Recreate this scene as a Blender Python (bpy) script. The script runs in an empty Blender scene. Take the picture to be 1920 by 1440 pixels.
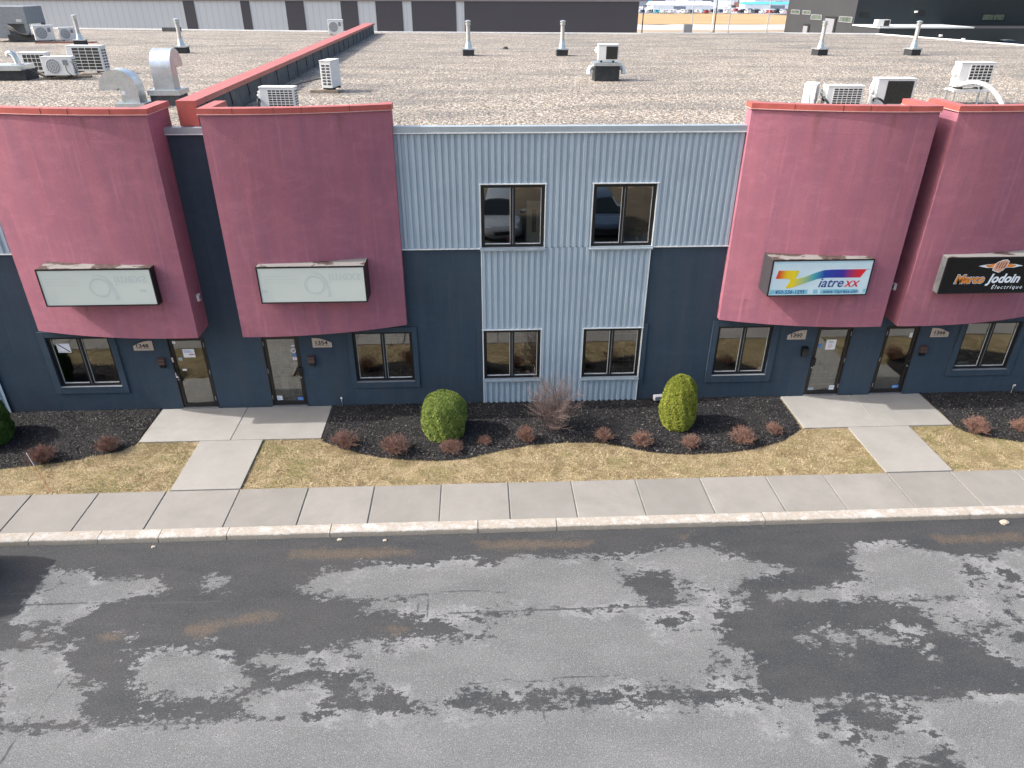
import bpy, bmesh, math, random
import numpy as np
from mathutils import Vector, Matrix
R = math.radians
random.seed(7)
rng = np.random.default_rng(11)
scene = bpy.context.scene
COL = scene.collection

# ---------------------------------------------------------------- camera
cam_data = bpy.data.cameras.new('camera')
cam = bpy.data.objects.new('camera', cam_data)
COL.objects.link(cam)
scene.camera = cam
cam_data.sensor_width = 36.0
cam_data.lens = 25.095
cam_data.clip_end = 5000
YAW, PITCH, ROLL = R(2.73), R(28.994), R(0.191)
fw = Vector((math.sin(YAW)*math.cos(PITCH), math.cos(YAW)*math.cos(PITCH), -math.sin(PITCH)))
rt = Vector((math.cos(YAW), -math.sin(YAW), 0)); up = rt.cross(fw)
rt2 = rt*math.cos(ROLL) + up*math.sin(ROLL); up2 = up*math.cos(ROLL) - rt*math.sin(ROLL)
m4 = Matrix((( rt2.x, up2.x, -fw.x, 0), (rt2.y, up2.y, -fw.y, -17.009), (rt2.z, up2.z, -fw.z, 10.0), (0, 0, 0, 1)))
cam.matrix_world = m4

# ---------------------------------------------------------------- light
SUN_T = Vector((1.2, 0.040, -1.0)).normalized()      # the way the sunlight travels
world = bpy.data.worlds.new('World'); scene.world = world; world.use_nodes = True
wn = world.node_tree.nodes; wl = world.node_tree.links
sky = wn.new('ShaderNodeTexSky'); sky.sky_type = 'NISHITA'; sky.sun_disc = False
sky.sun_elevation = math.asin(-SUN_T.z); sky.sun_rotation = math.atan2(-SUN_T.x, -SUN_T.y)
sky.air_density = 1.2; sky.dust_density = 6.0; sky.ozone_density = 2.2
wl.new(sky.outputs[0], wn['Background'].inputs[0]); wn['Background'].inputs[1].default_value = 0.15
sl = bpy.data.lights.new('sun', 'SUN'); sl.energy = 2.3; sl.angle = R(0.5); sl.color = (1.0, 0.97, 0.93)
sun = bpy.data.objects.new('sun', sl); COL.objects.link(sun)
sun.rotation_euler = SUN_T.to_track_quat('-Z', 'Y').to_euler()
scene.view_settings.view_transform = 'Standard'; scene.view_settings.look = 'None'
scene.view_settings.gamma = 1.0; scene.view_settings.exposure = 1.10

# ---------------------------------------------------------------- materials
def nmat(name):
    m = bpy.data.materials.new(name); m.use_nodes = True
    nt = m.node_tree; b = nt.nodes['Principled BSDF']
    return m, nt, b
def N(nt, t, **kw):
    n = nt.nodes.new(t)
    for k, v in kw.items():
        if k in n.inputs.keys(): n.inputs[k].default_value = v
        else: setattr(n, k, v)
    return n
def ramp(nt, fac, stops, interp='LINEAR'):
    r = nt.nodes.new('ShaderNodeValToRGB'); r.color_ramp.interpolation = interp
    e = r.color_ramp.elements
    while len(e) < len(stops): e.new(0.5)
    for i, (p, c) in enumerate(stops):
        e[i].position = p; e[i].color = (c[0], c[1], c[2], 1) if hasattr(c, '__len__') else (c, c, c, 1)
    nt.links.new(fac, r.inputs[0]); return r.outputs[0]
def coords(nt, scale=(1, 1, 1), which='Object'):
    tc = nt.nodes.new('ShaderNodeTexCoord'); mp = nt.nodes.new('ShaderNodeMapping')
    mp.inputs['Scale'].default_value = scale
    nt.links.new(tc.outputs[which], mp.inputs[0]); return mp.outputs[0]
def noise(nt, vec, scale, detail=4, rough=0.6, dist=0.0):
    n = N(nt, 'ShaderNodeTexNoise', Scale=scale, Detail=detail, Roughness=rough, Distortion=dist)
    nt.links.new(vec, n.inputs['Vector']); return n.outputs[0]
def mix(nt, fac, a, b, mode='MIX'):
    m = nt.nodes.new('ShaderNodeMix'); m.data_type = 'RGBA'; m.blend_type = mode
    for s, v in ((0, fac), (6, a), (7, b)):
        if hasattr(v, 'is_linked') or hasattr(v, 'links'): nt.links.new(v, m.inputs[s])
        elif hasattr(v, '__len__'): m.inputs[s].default_value = (v[0], v[1], v[2], 1)
        else: m.inputs[s].default_value = v
    return m.outputs[2]
def math_(nt, op, a, b=0.0, c=0.0):
    m = nt.nodes.new('ShaderNodeMath'); m.operation = op
    for i, v in enumerate((a, b, c)):
        if hasattr(v, 'links'): nt.links.new(v, m.inputs[i])
        else: m.inputs[i].default_value = v
    return m.outputs[0]
def bump(nt, b, h, strength=0.3, dist=0.01):
    n = N(nt, 'ShaderNodeBump', Strength=strength, Distance=dist)
    nt.links.new(h, n.inputs['Height']); nt.links.new(n.outputs[0], b.inputs['Normal'])
def simple(name, c, rough=0.6, metal=0.0, var=0.12, scale=6.0, bmp=0.0, bscale=80, streak=0.0):
    m, nt, b = nmat(name); v = coords(nt)
    f = noise(nt, v, scale, 5)
    c1 = [x*(1-var) for x in c]; c2 = [min(1, x*(1+var)) for x in c]
    col = ramp(nt, f, [(0.3, c1), (0.7, c2)])
    if streak:
        sv = coords(nt, (5, 5, 0.35)); sf = noise(nt, sv, 3, 4)
        col = mix(nt, ramp(nt, sf, [(0.35, 0), (0.75, streak)]), col, [x*0.6 for x in c])
    nt.links.new(col, b.inputs['Base Color']); b.inputs['Roughness'].default_value = rough
    b.inputs['Metallic'].default_value = metal
    if bmp: bump(nt, b, noise(nt, v, bscale, 3), bmp, 0.01)
    return m
def attr_mat(name, attr, stops, rough=0.8, trans=0.0):
    m, nt, b = nmat(name); a = nt.nodes.new('ShaderNodeAttribute'); a.attribute_name = attr
    col = ramp(nt, a.outputs['Fac'], stops); nt.links.new(col, b.inputs['Base Color'])
    b.inputs['Roughness'].default_value = rough; b.inputs['Specular IOR Level'].default_value = 0.2
    return m

MAT = {}
def stucco(name, c, c2, c3, fine=260, stains=()):
    m, nt, b = nmat(name); v = coords(nt)
    big = noise(nt, v, 0.9, 5, 0.6); col = ramp(nt, big, [(0.3, c), (0.7, c2)])
    sv = coords(nt, (1.6, 1.6, 0.16)); s = noise(nt, sv, 2.2, 5, 0.65)
    col = mix(nt, ramp(nt, s, [(0.40, 0), (0.72, 0.85)]), col, c3)
    col = mix(nt, ramp(nt, noise(nt, coords(nt, (1, 1, 2.2)), 1.7, 6, 0.7, 0.4), [(0.50, 0), (0.70, 0.38)]), col, [min(1, x*1.30) for x in c2])
    sv2 = coords(nt, (9, 9, 0.5)); s2 = noise(nt, sv2, 1.2, 3, 0.5)
    col = mix(nt, ramp(nt, s2, [(0.58, 0), (0.76, 0.45)]), col, [min(1, x*1.35) for x in c2])
    if stains:
        tc = nt.nodes.new('ShaderNodeTexCoord'); sp = nt.nodes.new('ShaderNodeSeparateXYZ'); nt.links.new(tc.outputs['Object'], sp.inputs[0])
        wv = math_(nt, 'MULTIPLY', math_(nt, 'SUBTRACT', noise(nt, coords(nt, (2, 2, 1)), 2.5, 3), 0.5), 0.25)
        for x0, z1, ln, wd in stains:
            dx = math_(nt, 'ABSOLUTE', math_(nt, 'ADD', math_(nt, 'SUBTRACT', sp.outputs[0], x0), wv)); mx_ = math_(nt, 'SUBTRACT', 1.0, math_(nt, 'DIVIDE', dx, wd)); mx_ = math_(nt, 'MAXIMUM', mx_, 0.0)
            dz = math_(nt, 'DIVIDE', math_(nt, 'SUBTRACT', sp.outputs[2], z1-ln), ln); ok = math_(nt, 'MULTIPLY', math_(nt, 'LESS_THAN', dz, 1.0), math_(nt, 'MAXIMUM', dz, 0.0))
            col = mix(nt, math_(nt, 'MULTIPLY', math_(nt, 'MULTIPLY', mx_, ok), 0.55), col, (0.15, 0.085, 0.06))
    g = noise(nt, v, 70, 4, 0.8); col = mix(nt, ramp(nt, g, [(0.42, 0.0), (0.66, 0.45)]), col, [x*0.62 for x in c])
    g = noise(nt, v, 45, 3, 0.85); col = mix(nt, ramp(nt, g, [(0.54, 0.0), (0.72, 0.35)]), col, [min(1, x*1.4) for x in c2])
    nt.links.new(col, b.inputs['Base Color']); b.inputs['Roughness'].default_value = 0.88
    b.inputs['Specular IOR Level'].default_value = 0.25
    g2 = noise(nt, v, 45, 5, 0.75); bump(nt, b, g2, 0.55, 0.016)
    return m
MAT['blue'] = stucco('dark blue stucco', (0.038, 0.060, 0.088), (0.049, 0.076, 0.108), (0.064, 0.083, 0.102))
MAT['red'] = stucco('dusty red stucco', (0.36, 0.132, 0.18), (0.43, 0.167, 0.212), (0.285, 0.128, 0.182), stains=[(-9.52, 3.44, 0.95, 0.10), (-7.62, 3.44, 0.6, 0.06), (-4.3, 3.44, 0.9, 0.05), (7.3, 3.43, 0.7, 0.05), (9.0, 3.43, 0.9, 0.09), (9.4, 3.43, 0.6, 0.05), (11.35, 3.43, 0.9, 0.09), (12.4, 3.43, 0.9, 0.06), (6.75, 3.1, 0.5, 0.05), (-10.6, 7.6, 1.4, 0.10), (-8.3, 7.6, 1.0, 0.08), (7.6, 7.6, 1.2, 0.10), (9.2, 7.6, 0.9, 0.08), (-3.0, 7.6, 0.9, 0.08)])
MAT['cap'] = simple('red sheet metal', (0.42, 0.10, 0.085), 0.42, 0.0, 0.15, 3)
MAT['capdark'] = simple('stained red sheet metal', (0.16, 0.05, 0.045), 0.6)
MAT['caplip'] = simple('pale worn metal lip', (0.62, 0.38, 0.36), 0.5)
def corr_mat():
    m, nt, b = nmat('pale blue corrugated steel'); v = coords(nt)
    f = noise(nt, v, 1.2, 4); col = ramp(nt, f, [(0.3, (0.37, 0.46, 0.53)), (0.7, (0.42, 0.515, 0.585))])
    sv = coords(nt, (8, 8, 0.3)); s = noise(nt, sv, 2, 4); col = mix(nt, ramp(nt, s, [(0.5, 0), (0.8, 0.3)]), col, (0.28, 0.33, 0.37))
    nt.links.new(col, b.inputs['Base Color']); b.inputs['Roughness'].default_value = 0.36; b.inputs['Metallic'].default_value = 0.0
    return m
MAT['corr'] = corr_mat()
MAT['flash'] = simple('pale blue grey flashing', (0.36, 0.42, 0.46), 0.4, 0.2, 0.1, 2)
MAT['white_trim'] = simple('bright white trim', (0.78, 0.80, 0.80), 0.4)
MAT['black'] = simple('black aluminium', (0.005, 0.006, 0.007), 0.45, 0.0, 0.2)
MAT['bronze'] = simple('dark bronze aluminium', (0.010, 0.009, 0.008), 0.45, 0.0, 0.2)
MAT['galv'] = None
def galv():
    m, nt, b = nmat('galvanised steel'); v = coords(nt)
    vo = N(nt, 'ShaderNodeTexVoronoi', Scale=28.0); nt.links.new(v, vo.inputs['Vector'])
    col = mix(nt, 0.25, ramp(nt, noise(nt, v, 3, 4), [(0.3, (0.50, 0.54, 0.56)), (0.7, (0.66, 0.69, 0.70))]), vo.outputs['Color'], 'SOFT_LIGHT')
    nt.links.new(col, b.inputs['Base Color']); b.inputs['Metallic'].default_value = 0.75; b.inputs['Roughness'].default_value = 0.34
    return m
MAT['galv'] = galv()
MAT['membrane'] = simple('black roofing membrane', (0.028, 0.030, 0.034), 0.75, 0, 0.35, 5, 0.3, 60)
MAT['memb_grey'] = simple('weathered roofing membrane', (0.095, 0.098, 0.102), 0.8, 0, 0.35, 4, 0.3, 60)
MAT['ac'] = simple('off white painted steel', (0.74, 0.75, 0.74), 0.42, 0, 0.06, 2, streak=0.15)
MAT['coil'] = simple('dark condenser fins', (0.035, 0.035, 0.030), 0.6, 0, 0.5, 30)
MAT['wood'] = simple('weathered lumber', (0.27, 0.22, 0.17), 0.85, 0, 0.3, 9, 0.4, 40)
MAT['wood_red'] = simple('reddish treated lumber', (0.26, 0.12, 0.09), 0.85, 0, 0.3, 9, 0.4, 40)
MAT['rubber'] = simple('black rubber', (0.015, 0.015, 0.016), 0.55)
MAT['white'] = simple('white plastic', (0.78, 0.79, 0.78), 0.45)
MAT['grey'] = simple('mid grey paint', (0.22, 0.24, 0.26), 0.5)
MAT['paper'] = simple('white paper', (0.75, 0.77, 0.80), 0.8, 0, 0.02)
MAT['ink'] = simple('dark ink', (0.03, 0.03, 0.04), 0.7)
MAT['redink'] = simple('red ink', (0.5, 0.05, 0.09), 0.7)
MAT['blueink'] = simple('blue ink', (0.10, 0.22, 0.5), 0.6)
MAT['plaque'] = simple('taupe plaque', (0.50, 0.42, 0.35), 0.6, 0, 0.1, 12)
MAT['mailbrown'] = simple('brown mailbox', (0.09, 0.055, 0.05), 0.45)
MAT['hingem'] = simple('grey steel', (0.35, 0.36, 0.37), 0.4, 0.6)
MAT['beige'] = simple('indoor beige wall', (0.42, 0.40, 0.35), 0.8, 0, 0.08, 1)
MAT['carpet'] = simple('indoor grey floor', (0.16, 0.155, 0.14), 0.9, 0, 0.2, 8)
MAT['dark_in'] = simple('dark interior', (0.03, 0.03, 0.03), 0.8)
MAT['orange'] = simple('orange fibreglass', (0.75, 0.16, 0.05), 0.5)
MAT['pink'] = simple('pink plastic', (0.6, 0.25, 0.35), 0.5)
MAT['leafg'] = simple('leaf green', (0.06, 0.16, 0.03), 0.6)
MAT['rock'] = simple('pale stone', (0.42, 0.36, 0.28), 0.85, 0, 0.3, 30, 0.5, 30)

def glass(name, tint=(0.82, 0.86, 0.83), ior=2.5):
    m = bpy.data.materials.new(name); m.use_nodes = True; nt = m.node_tree; nt.nodes.clear()
    out = nt.nodes.new('ShaderNodeOutputMaterial'); mx = nt.nodes.new('ShaderNodeMixShader')
    tr = nt.nodes.new('ShaderNodeBsdfTransparent'); tr.inputs[0].default_value = (*tint, 1)
    gl = nt.nodes.new('ShaderNodeBsdfGlossy'); gl.inputs['Roughness'].default_value = 0.02
    gl.inputs[0].default_value = (0.95, 0.97, 0.95, 1)
    fr = nt.nodes.new('ShaderNodeFresnel'); fr.inputs[0].default_value = ior
    nt.links.new(fr.outputs[0], mx.inputs[0]); nt.links.new(tr.outputs[0], mx.inputs[1]); nt.links.new(gl.outputs[0], mx.inputs[2])
    nt.links.new(mx.outputs[0], out.inputs[0]); return m
MAT['glass'] = glass('coated window glass', ior=2.7)
MAT['carglass'] = glass('car glass', (0.05, 0.06, 0.06), 1.7)

def concrete(name, c, c2, stain=0.35):
    m, nt, b = nmat(name); v = coords(nt)
    col = ramp(nt, noise(nt, v, 1.1, 6, 0.65), [(0.3, c), (0.7, c2)])
    col = mix(nt, ramp(nt, noise(nt, v, 0.55, 5, 0.7, 0.6), [(0.52, 0), (0.75, stain)]), col, [x*0.62 for x in c])
    col = mix(nt, ramp(nt, noise(nt, v, 170, 2), [(0.3, 0.0), (0.75, 0.3)]), col, [x*0.65 for x in c])
    col = mix(nt, ramp(nt, noise(nt, coords(nt, (0.5, 9, 1)), 3, 3), [(0.6, 0.0), (0.8, 0.25)]), col, [min(1, x*1.2) for x in c2])
    gi = nt.nodes.new('ShaderNodeNewGeometry'); col = mix(nt, ramp(nt, gi.outputs['Random Per Island'], [(0.0, 0.0), (1.0, 0.45)]), col, [x*0.70 for x in c])
    col = mix(nt, ramp(nt, noise(nt, v, 40, 3, 0.8), [(0.58, 0.0), (0.72, 0.5)]), col, [x*0.6 for x in c])
    nt.links.new(col, b.inputs['Base Color']); b.inputs['Roughness'].default_value = 0.85
    bump(nt, b, noise(nt, v, 120, 3), 0.25, 0.004); return m
MAT['conc'] = concrete('pavement concrete', (0.238, 0.226, 0.204), (0.305, 0.290, 0.265))
MAT['conc2'] = concrete('walkway concrete', (0.31, 0.297, 0.270), (0.40, 0.385, 0.355), 0.4)
def curb_mat():
    m, nt, b = nmat('worn white kerb'); v = coords(nt)
    col = ramp(nt, noise(nt, v, 2.2, 5, 0.7), [(0.38, (0.43, 0.42, 0.40)), (0.52, (0.34, 0.295, 0.24)), (0.66, (0.47, 0.465, 0.455))])
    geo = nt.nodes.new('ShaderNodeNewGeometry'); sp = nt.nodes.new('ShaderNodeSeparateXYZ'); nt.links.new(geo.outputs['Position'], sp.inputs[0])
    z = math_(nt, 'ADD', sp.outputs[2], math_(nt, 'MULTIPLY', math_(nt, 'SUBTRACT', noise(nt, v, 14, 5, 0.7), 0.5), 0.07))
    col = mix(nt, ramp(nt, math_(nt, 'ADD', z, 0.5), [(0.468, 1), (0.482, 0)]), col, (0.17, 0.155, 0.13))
    col = mix(nt, ramp(nt, noise(nt, v, 26, 4, 0.7), [(0.55, 0), (0.64, 0.8)]), col, (0.24, 0.225, 0.20))
    nt.links.new(col, b.inputs['Base Color']); b.inputs['Roughness'].default_value = 0.85
    bump(nt, b, noise(nt, v, 60, 4), 0.5, 0.006); return m
MAT['curb'] = curb_mat()

def gravel_mat():
    m, nt, b = nmat('roof river gravel'); v = coords(nt)
    vo = N(nt, 'ShaderNodeTexVoronoi', Scale=15.0, Randomness=1.0); nt.links.new(v, vo.inputs['Vector'])
    sep = nt.nodes.new('ShaderNodeSeparateColor'); nt.links.new(vo.outputs['Color'], sep.inputs[0])
    col = ramp(nt, sep.outputs[0], [(0.0, (0.13, 0.115, 0.105)), (0.18, (0.28, 0.23, 0.18)), (0.4, (0.49, 0.41, 0.30)), (0.55, (0.37, 0.32, 0.29)), (0.7, (0.56, 0.47, 0.37)), (0.82, (0.34, 0.32, 0.26)), (0.93, (0.74, 0.69, 0.61))])
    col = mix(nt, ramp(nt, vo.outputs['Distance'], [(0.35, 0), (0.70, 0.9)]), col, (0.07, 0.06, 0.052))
    big = noise(nt, coords(nt, (0.55, 1.5, 1)), 0.42, 4, 0.6)
    col = mix(nt, ramp(nt, big, [(0.44, 0), (0.62, 0.62)]), col, (0.11, 0.105, 0.10))
    nt.links.new(col, b.inputs['Base Color']); b.inputs['Roughness'].default_value = 0.85
    h = math_(nt, 'SUBTRACT', 1.0, vo.outputs['Distance']); bump(nt, b, h, 0.9, 0.03); return m
MAT['gravel'] = gravel_mat()

def lawn_mat():
    m, nt, b = nmat('dormant lawn soil'); v = coords(nt)
    col = ramp(nt, noise(nt, v, 24, 5, 0.7), [(0.25, (0.13, 0.10, 0.065)), (0.5, (0.30, 0.235, 0.13)), (0.75, (0.44, 0.36, 0.21))])
    col = mix(nt, ramp(nt, noise(nt, v, 1.2, 4), [(0.56, 0), (0.72, 0.45)]), col, (0.17, 0.17, 0.06))
    nt.links.new(col, b.inputs['Base Color']); b.inputs['Roughness'].default_value = 0.95
    bump(nt, b, noise(nt, v, 45, 4), 0.8, 0.03); return m
MAT['lawn'] = lawn_mat()
def mulch_mat():
    m, nt, b = nmat('black bark mulch'); v = coords(nt)
    col = ramp(nt, noise(nt, v, 50, 5, 0.8), [(0.3, (0.006, 0.006, 0.006)), (0.60, (0.028, 0.026, 0.026)), (0.80, (0.08, 0.075, 0.072))])
    nt.links.new(col, b.inputs['Base Color']); b.inputs['Roughness'].default_value = 0.95
    bump(nt, b, noise(nt, v, 40, 4), 1.0, 0.04); return m
MAT['mulch'] = mulch_mat()
MAT['chip'] = attr_mat('bark chips', 'tint', [(0.0, (0.008, 0.008, 0.009)), (0.5, (0.026, 0.025, 0.027)), (0.86, (0.115, 0.108, 0.105)), (0.93, (0.14, 0.125, 0.11)), (1.0, (0.40, 0.37, 0.32))], 0.85)
MAT['pebble'] = attr_mat('roof pebbles', 'tint', [(0.0, (0.12, 0.105, 0.095)), (0.25, (0.28, 0.23, 0.185)), (0.5, (0.44, 0.37, 0.28)), (0.7, (0.40, 0.35, 0.33)), (0.88, (0.54, 0.46, 0.38)), (1.0, (0.72, 0.68, 0.62))], 0.8)
MAT['blade'] = attr_mat('dry grass blades', 'tint', [(0.0, (0.12, 0.15, 0.035)), (0.10, (0.22, 0.22, 0.065)), (0.16, (0.20, 0.145, 0.07)), (0.45, (0.42, 0.33, 0.18)), (0.85, (0.66, 0.56, 0.37)), (1.0, (0.16, 0.10, 0.065))], 0.85)
MAT['cedar'] = attr_mat('cedar sprays', 'tint', [(0.0, (0.036, 0.060, 0.012)), (0.4, (0.10, 0.150, 0.028)), (0.8, (0.20, 0.260, 0.058)), (0.94, (0.25, 0.30, 0.10)), (1.0, (0.20, 0.14, 0.05))], 0.7)
MAT['cedar_yellow'] = attr_mat('yellow green cedar sprays', 'tint', [(0.0, (0.045, 0.065, 0.010)), (0.4, (0.125, 0.155, 0.020)), (0.8, (0.240, 0.270, 0.04)), (0.94, (0.31, 0.31, 0.06)), (1.0, (0.24, 0.15, 0.04))], 0.7)
MAT['cedar_dark'] = attr_mat('deep green cedar sprays', 'tint', [(0.0, (0.012, 0.035, 0.008)), (0.5, (0.035, 0.085, 0.015)), (1.0, (0.10, 0.16, 0.03))], 0.7)
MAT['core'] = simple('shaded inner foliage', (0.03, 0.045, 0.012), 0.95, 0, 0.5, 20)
MAT['twig'] = attr_mat('red bare twigs', 'tint', [(0.0, (0.10, 0.068, 0.060)), (0.5, (0.23, 0.132, 0.105)), (0.85, (0.37, 0.21, 0.15)), (1.0, (0.36, 0.31, 0.26))], 0.7)
MAT['twig_grey'] = attr_mat('grey brown bare twigs', 'tint', [(0.0, (0.075, 0.045, 0.042)), (0.5, (0.165, 0.108, 0.10)), (1.0, (0.30, 0.245, 0.22))], 0.75)

def road_mat():
    m, nt, b = nmat('patched asphalt'); v = coords(nt)
    a = nt.nodes.new('ShaderNodeAttribute'); a.attribute_name = 'dry'
    c = nt.nodes.new('ShaderNodeAttribute'); c.attribute_name = 'crack'
    s = nt.nodes.new('ShaderNodeAttribute'); s.attribute_name = 'sand'
    n1 = math_(nt, 'MULTIPLY', math_(nt, 'SUBTRACT', noise(nt, coords(nt, (0.7, 1.3, 1)), 3.6, 9, 0.72), 0.5), 1.15)
    n1b = math_(nt, 'MULTIPLY', math_(nt, 'SUBTRACT', noise(nt, coords(nt, (0.8, 1.2, 1)), 10.0, 6, 0.8), 0.5), 1.30)
    amp = ramp(nt, noise(nt, v, 0.45, 3), [(0.40, 0.40), (0.56, 1.0)]); n1b = math_(nt, 'MULTIPLY', n1b, amp)
    n1 = math_(nt, 'ADD', n1, n1b)
    d = math_(nt, 'ADD', a.outputs['Fac'], n1)
    n3 = math_(nt, 'MULTIPLY', math_(nt, 'SUBTRACT', noise(nt, v, 30, 4, 0.75), 0.5), 0.14)
    d = math_(nt, 'ADD', d, n3)
    drymask = ramp(nt, math_(nt, 'ADD', d, 0.5), [(0.475, 0), (0.515, 1)])
    grain = noise(nt, v, 75, 3, 0.9)
    spk = noise(nt, v, 48, 2, 0.9)
    wob = noise(nt, coords(nt, (0.5, 1.2, 1)), 0.9, 5, 0.6)
    light = mix(nt, ramp(nt, wob, [(0.3, 0), (0.7, 1)]), (0.138, 0.143, 0.143), (0.228, 0.231, 0.228))
    light = mix(nt, ramp(nt, grain, [(0.38, 1.0), (0.57, 0.0)]), light, (0.045, 0.047, 0.048))
    light = mix(nt, ramp(nt, spk, [(0.53, 0.0), (0.75, 0.7)]), light, (0.38, 0.38, 0.375))
    wob2 = noise(nt, coords(nt, (0.6, 1.6, 1)), 1.4, 4, 0.6)
    dark = mix(nt, ramp(nt, wob2, [(0.3, 0), (0.72, 1)]), (0.030, 0.034, 0.038), (0.050, 0.050, 0.050))
    dark = mix(nt, ramp(nt, grain, [(0.54, 0.0), (0.74, 0.8)]), dark, (0.20, 0.19, 0.18))
    dark = mix(nt, ramp(nt, spk, [(0.30, 0.7), (0.47, 0.0)]), dark, (0.020, 0.021, 0.024))
    dark = mix(nt, ramp(nt, spk, [(0.56, 0.0), (0.72, 0.7)]), dark, (0.13, 0.13, 0.13))
    light = mix(nt, ramp(nt, noise(nt, v, 26, 2, 0.9), [(0.28, 0.6), (0.48, 0.0)]), light, (0.085, 0.09, 0.095))
    rim = math_(nt, 'MULTIPLY', ramp(nt, math_(nt, 'ADD', d, 0.5), [(0.52, 1.0), (0.72, 0.0)]), ramp(nt, noise(nt, v, 1.1, 4), [(0.48, 0.0), (0.62, 0.42)]))
    light = mix(nt, rim, light, (0.36, 0.365, 0.365))
    col = mix(nt, drymask, dark, light)
    ck = math_(nt, 'ADD', c.outputs['Fac'], math_(nt, 'MULTIPLY', math_(nt, 'SUBTRACT', noise(nt, v, 9, 6, 0.75), 0.5), 0.085))
    ckm = ramp(nt, ck, [(0.010, 0.95), (0.028, 0.0)]); col = mix(nt, ckm, col, (0.060, 0.062, 0.066))
    sd = math_(nt, 'ADD', s.outputs['Fac'], math_(nt, 'MULTIPLY', math_(nt, 'SUBTRACT', noise(nt, v, 5, 6, 0.7), 0.5), 0.5))
    sdm = math_(nt, 'MULTIPLY', ramp(nt, math_(nt, 'ADD', sd, 0.5), [(0.46, 0), (0.62, 1)]), ramp(nt, spk, [(0.40, 0.15), (0.6, 0.75)]))
    col = mix(nt, math_(nt, 'MULTIPLY', sdm, 0.55), col, (0.21, 0.145, 0.085))
    nt.links.new(col, b.inputs['Base Color'])
    nt.links.new(ramp(nt, drymask, [(0, 0.72), (1, 0.92)]), b.inputs['Roughness'])
    b.inputs['Specular IOR Level'].default_value = 0.3
    bump(nt, b, grain, 0.6, 0.006); return m
MAT['road'] = road_mat()
def field_mat():
    m, nt, b = nmat('winter field'); v = coords(nt)
    geo = nt.nodes.new('ShaderNodeNewGeometry')
    col = ramp(nt, noise(nt, v, 0.35, 6, 0.7), [(0.3, (0.20, 0.125, 0.06)), (0.7, (0.34, 0.24, 0.12))])
    col = mix(nt, ramp(nt, noise(nt, v, 7, 4), [(0.4, 0), (0.7, 0.5)]), col, (0.13, 0.085, 0.05))
    nt.links.new(col, b.inputs['Base Color']); b.inputs['Roughness'].default_value = 0.95; return m
MAT['field'] = field_mat()
MAT['verge'] = simple('brown winter verge', (0.085, 0.065, 0.040), 0.95, 0, 0.5, 0.8)

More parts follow.
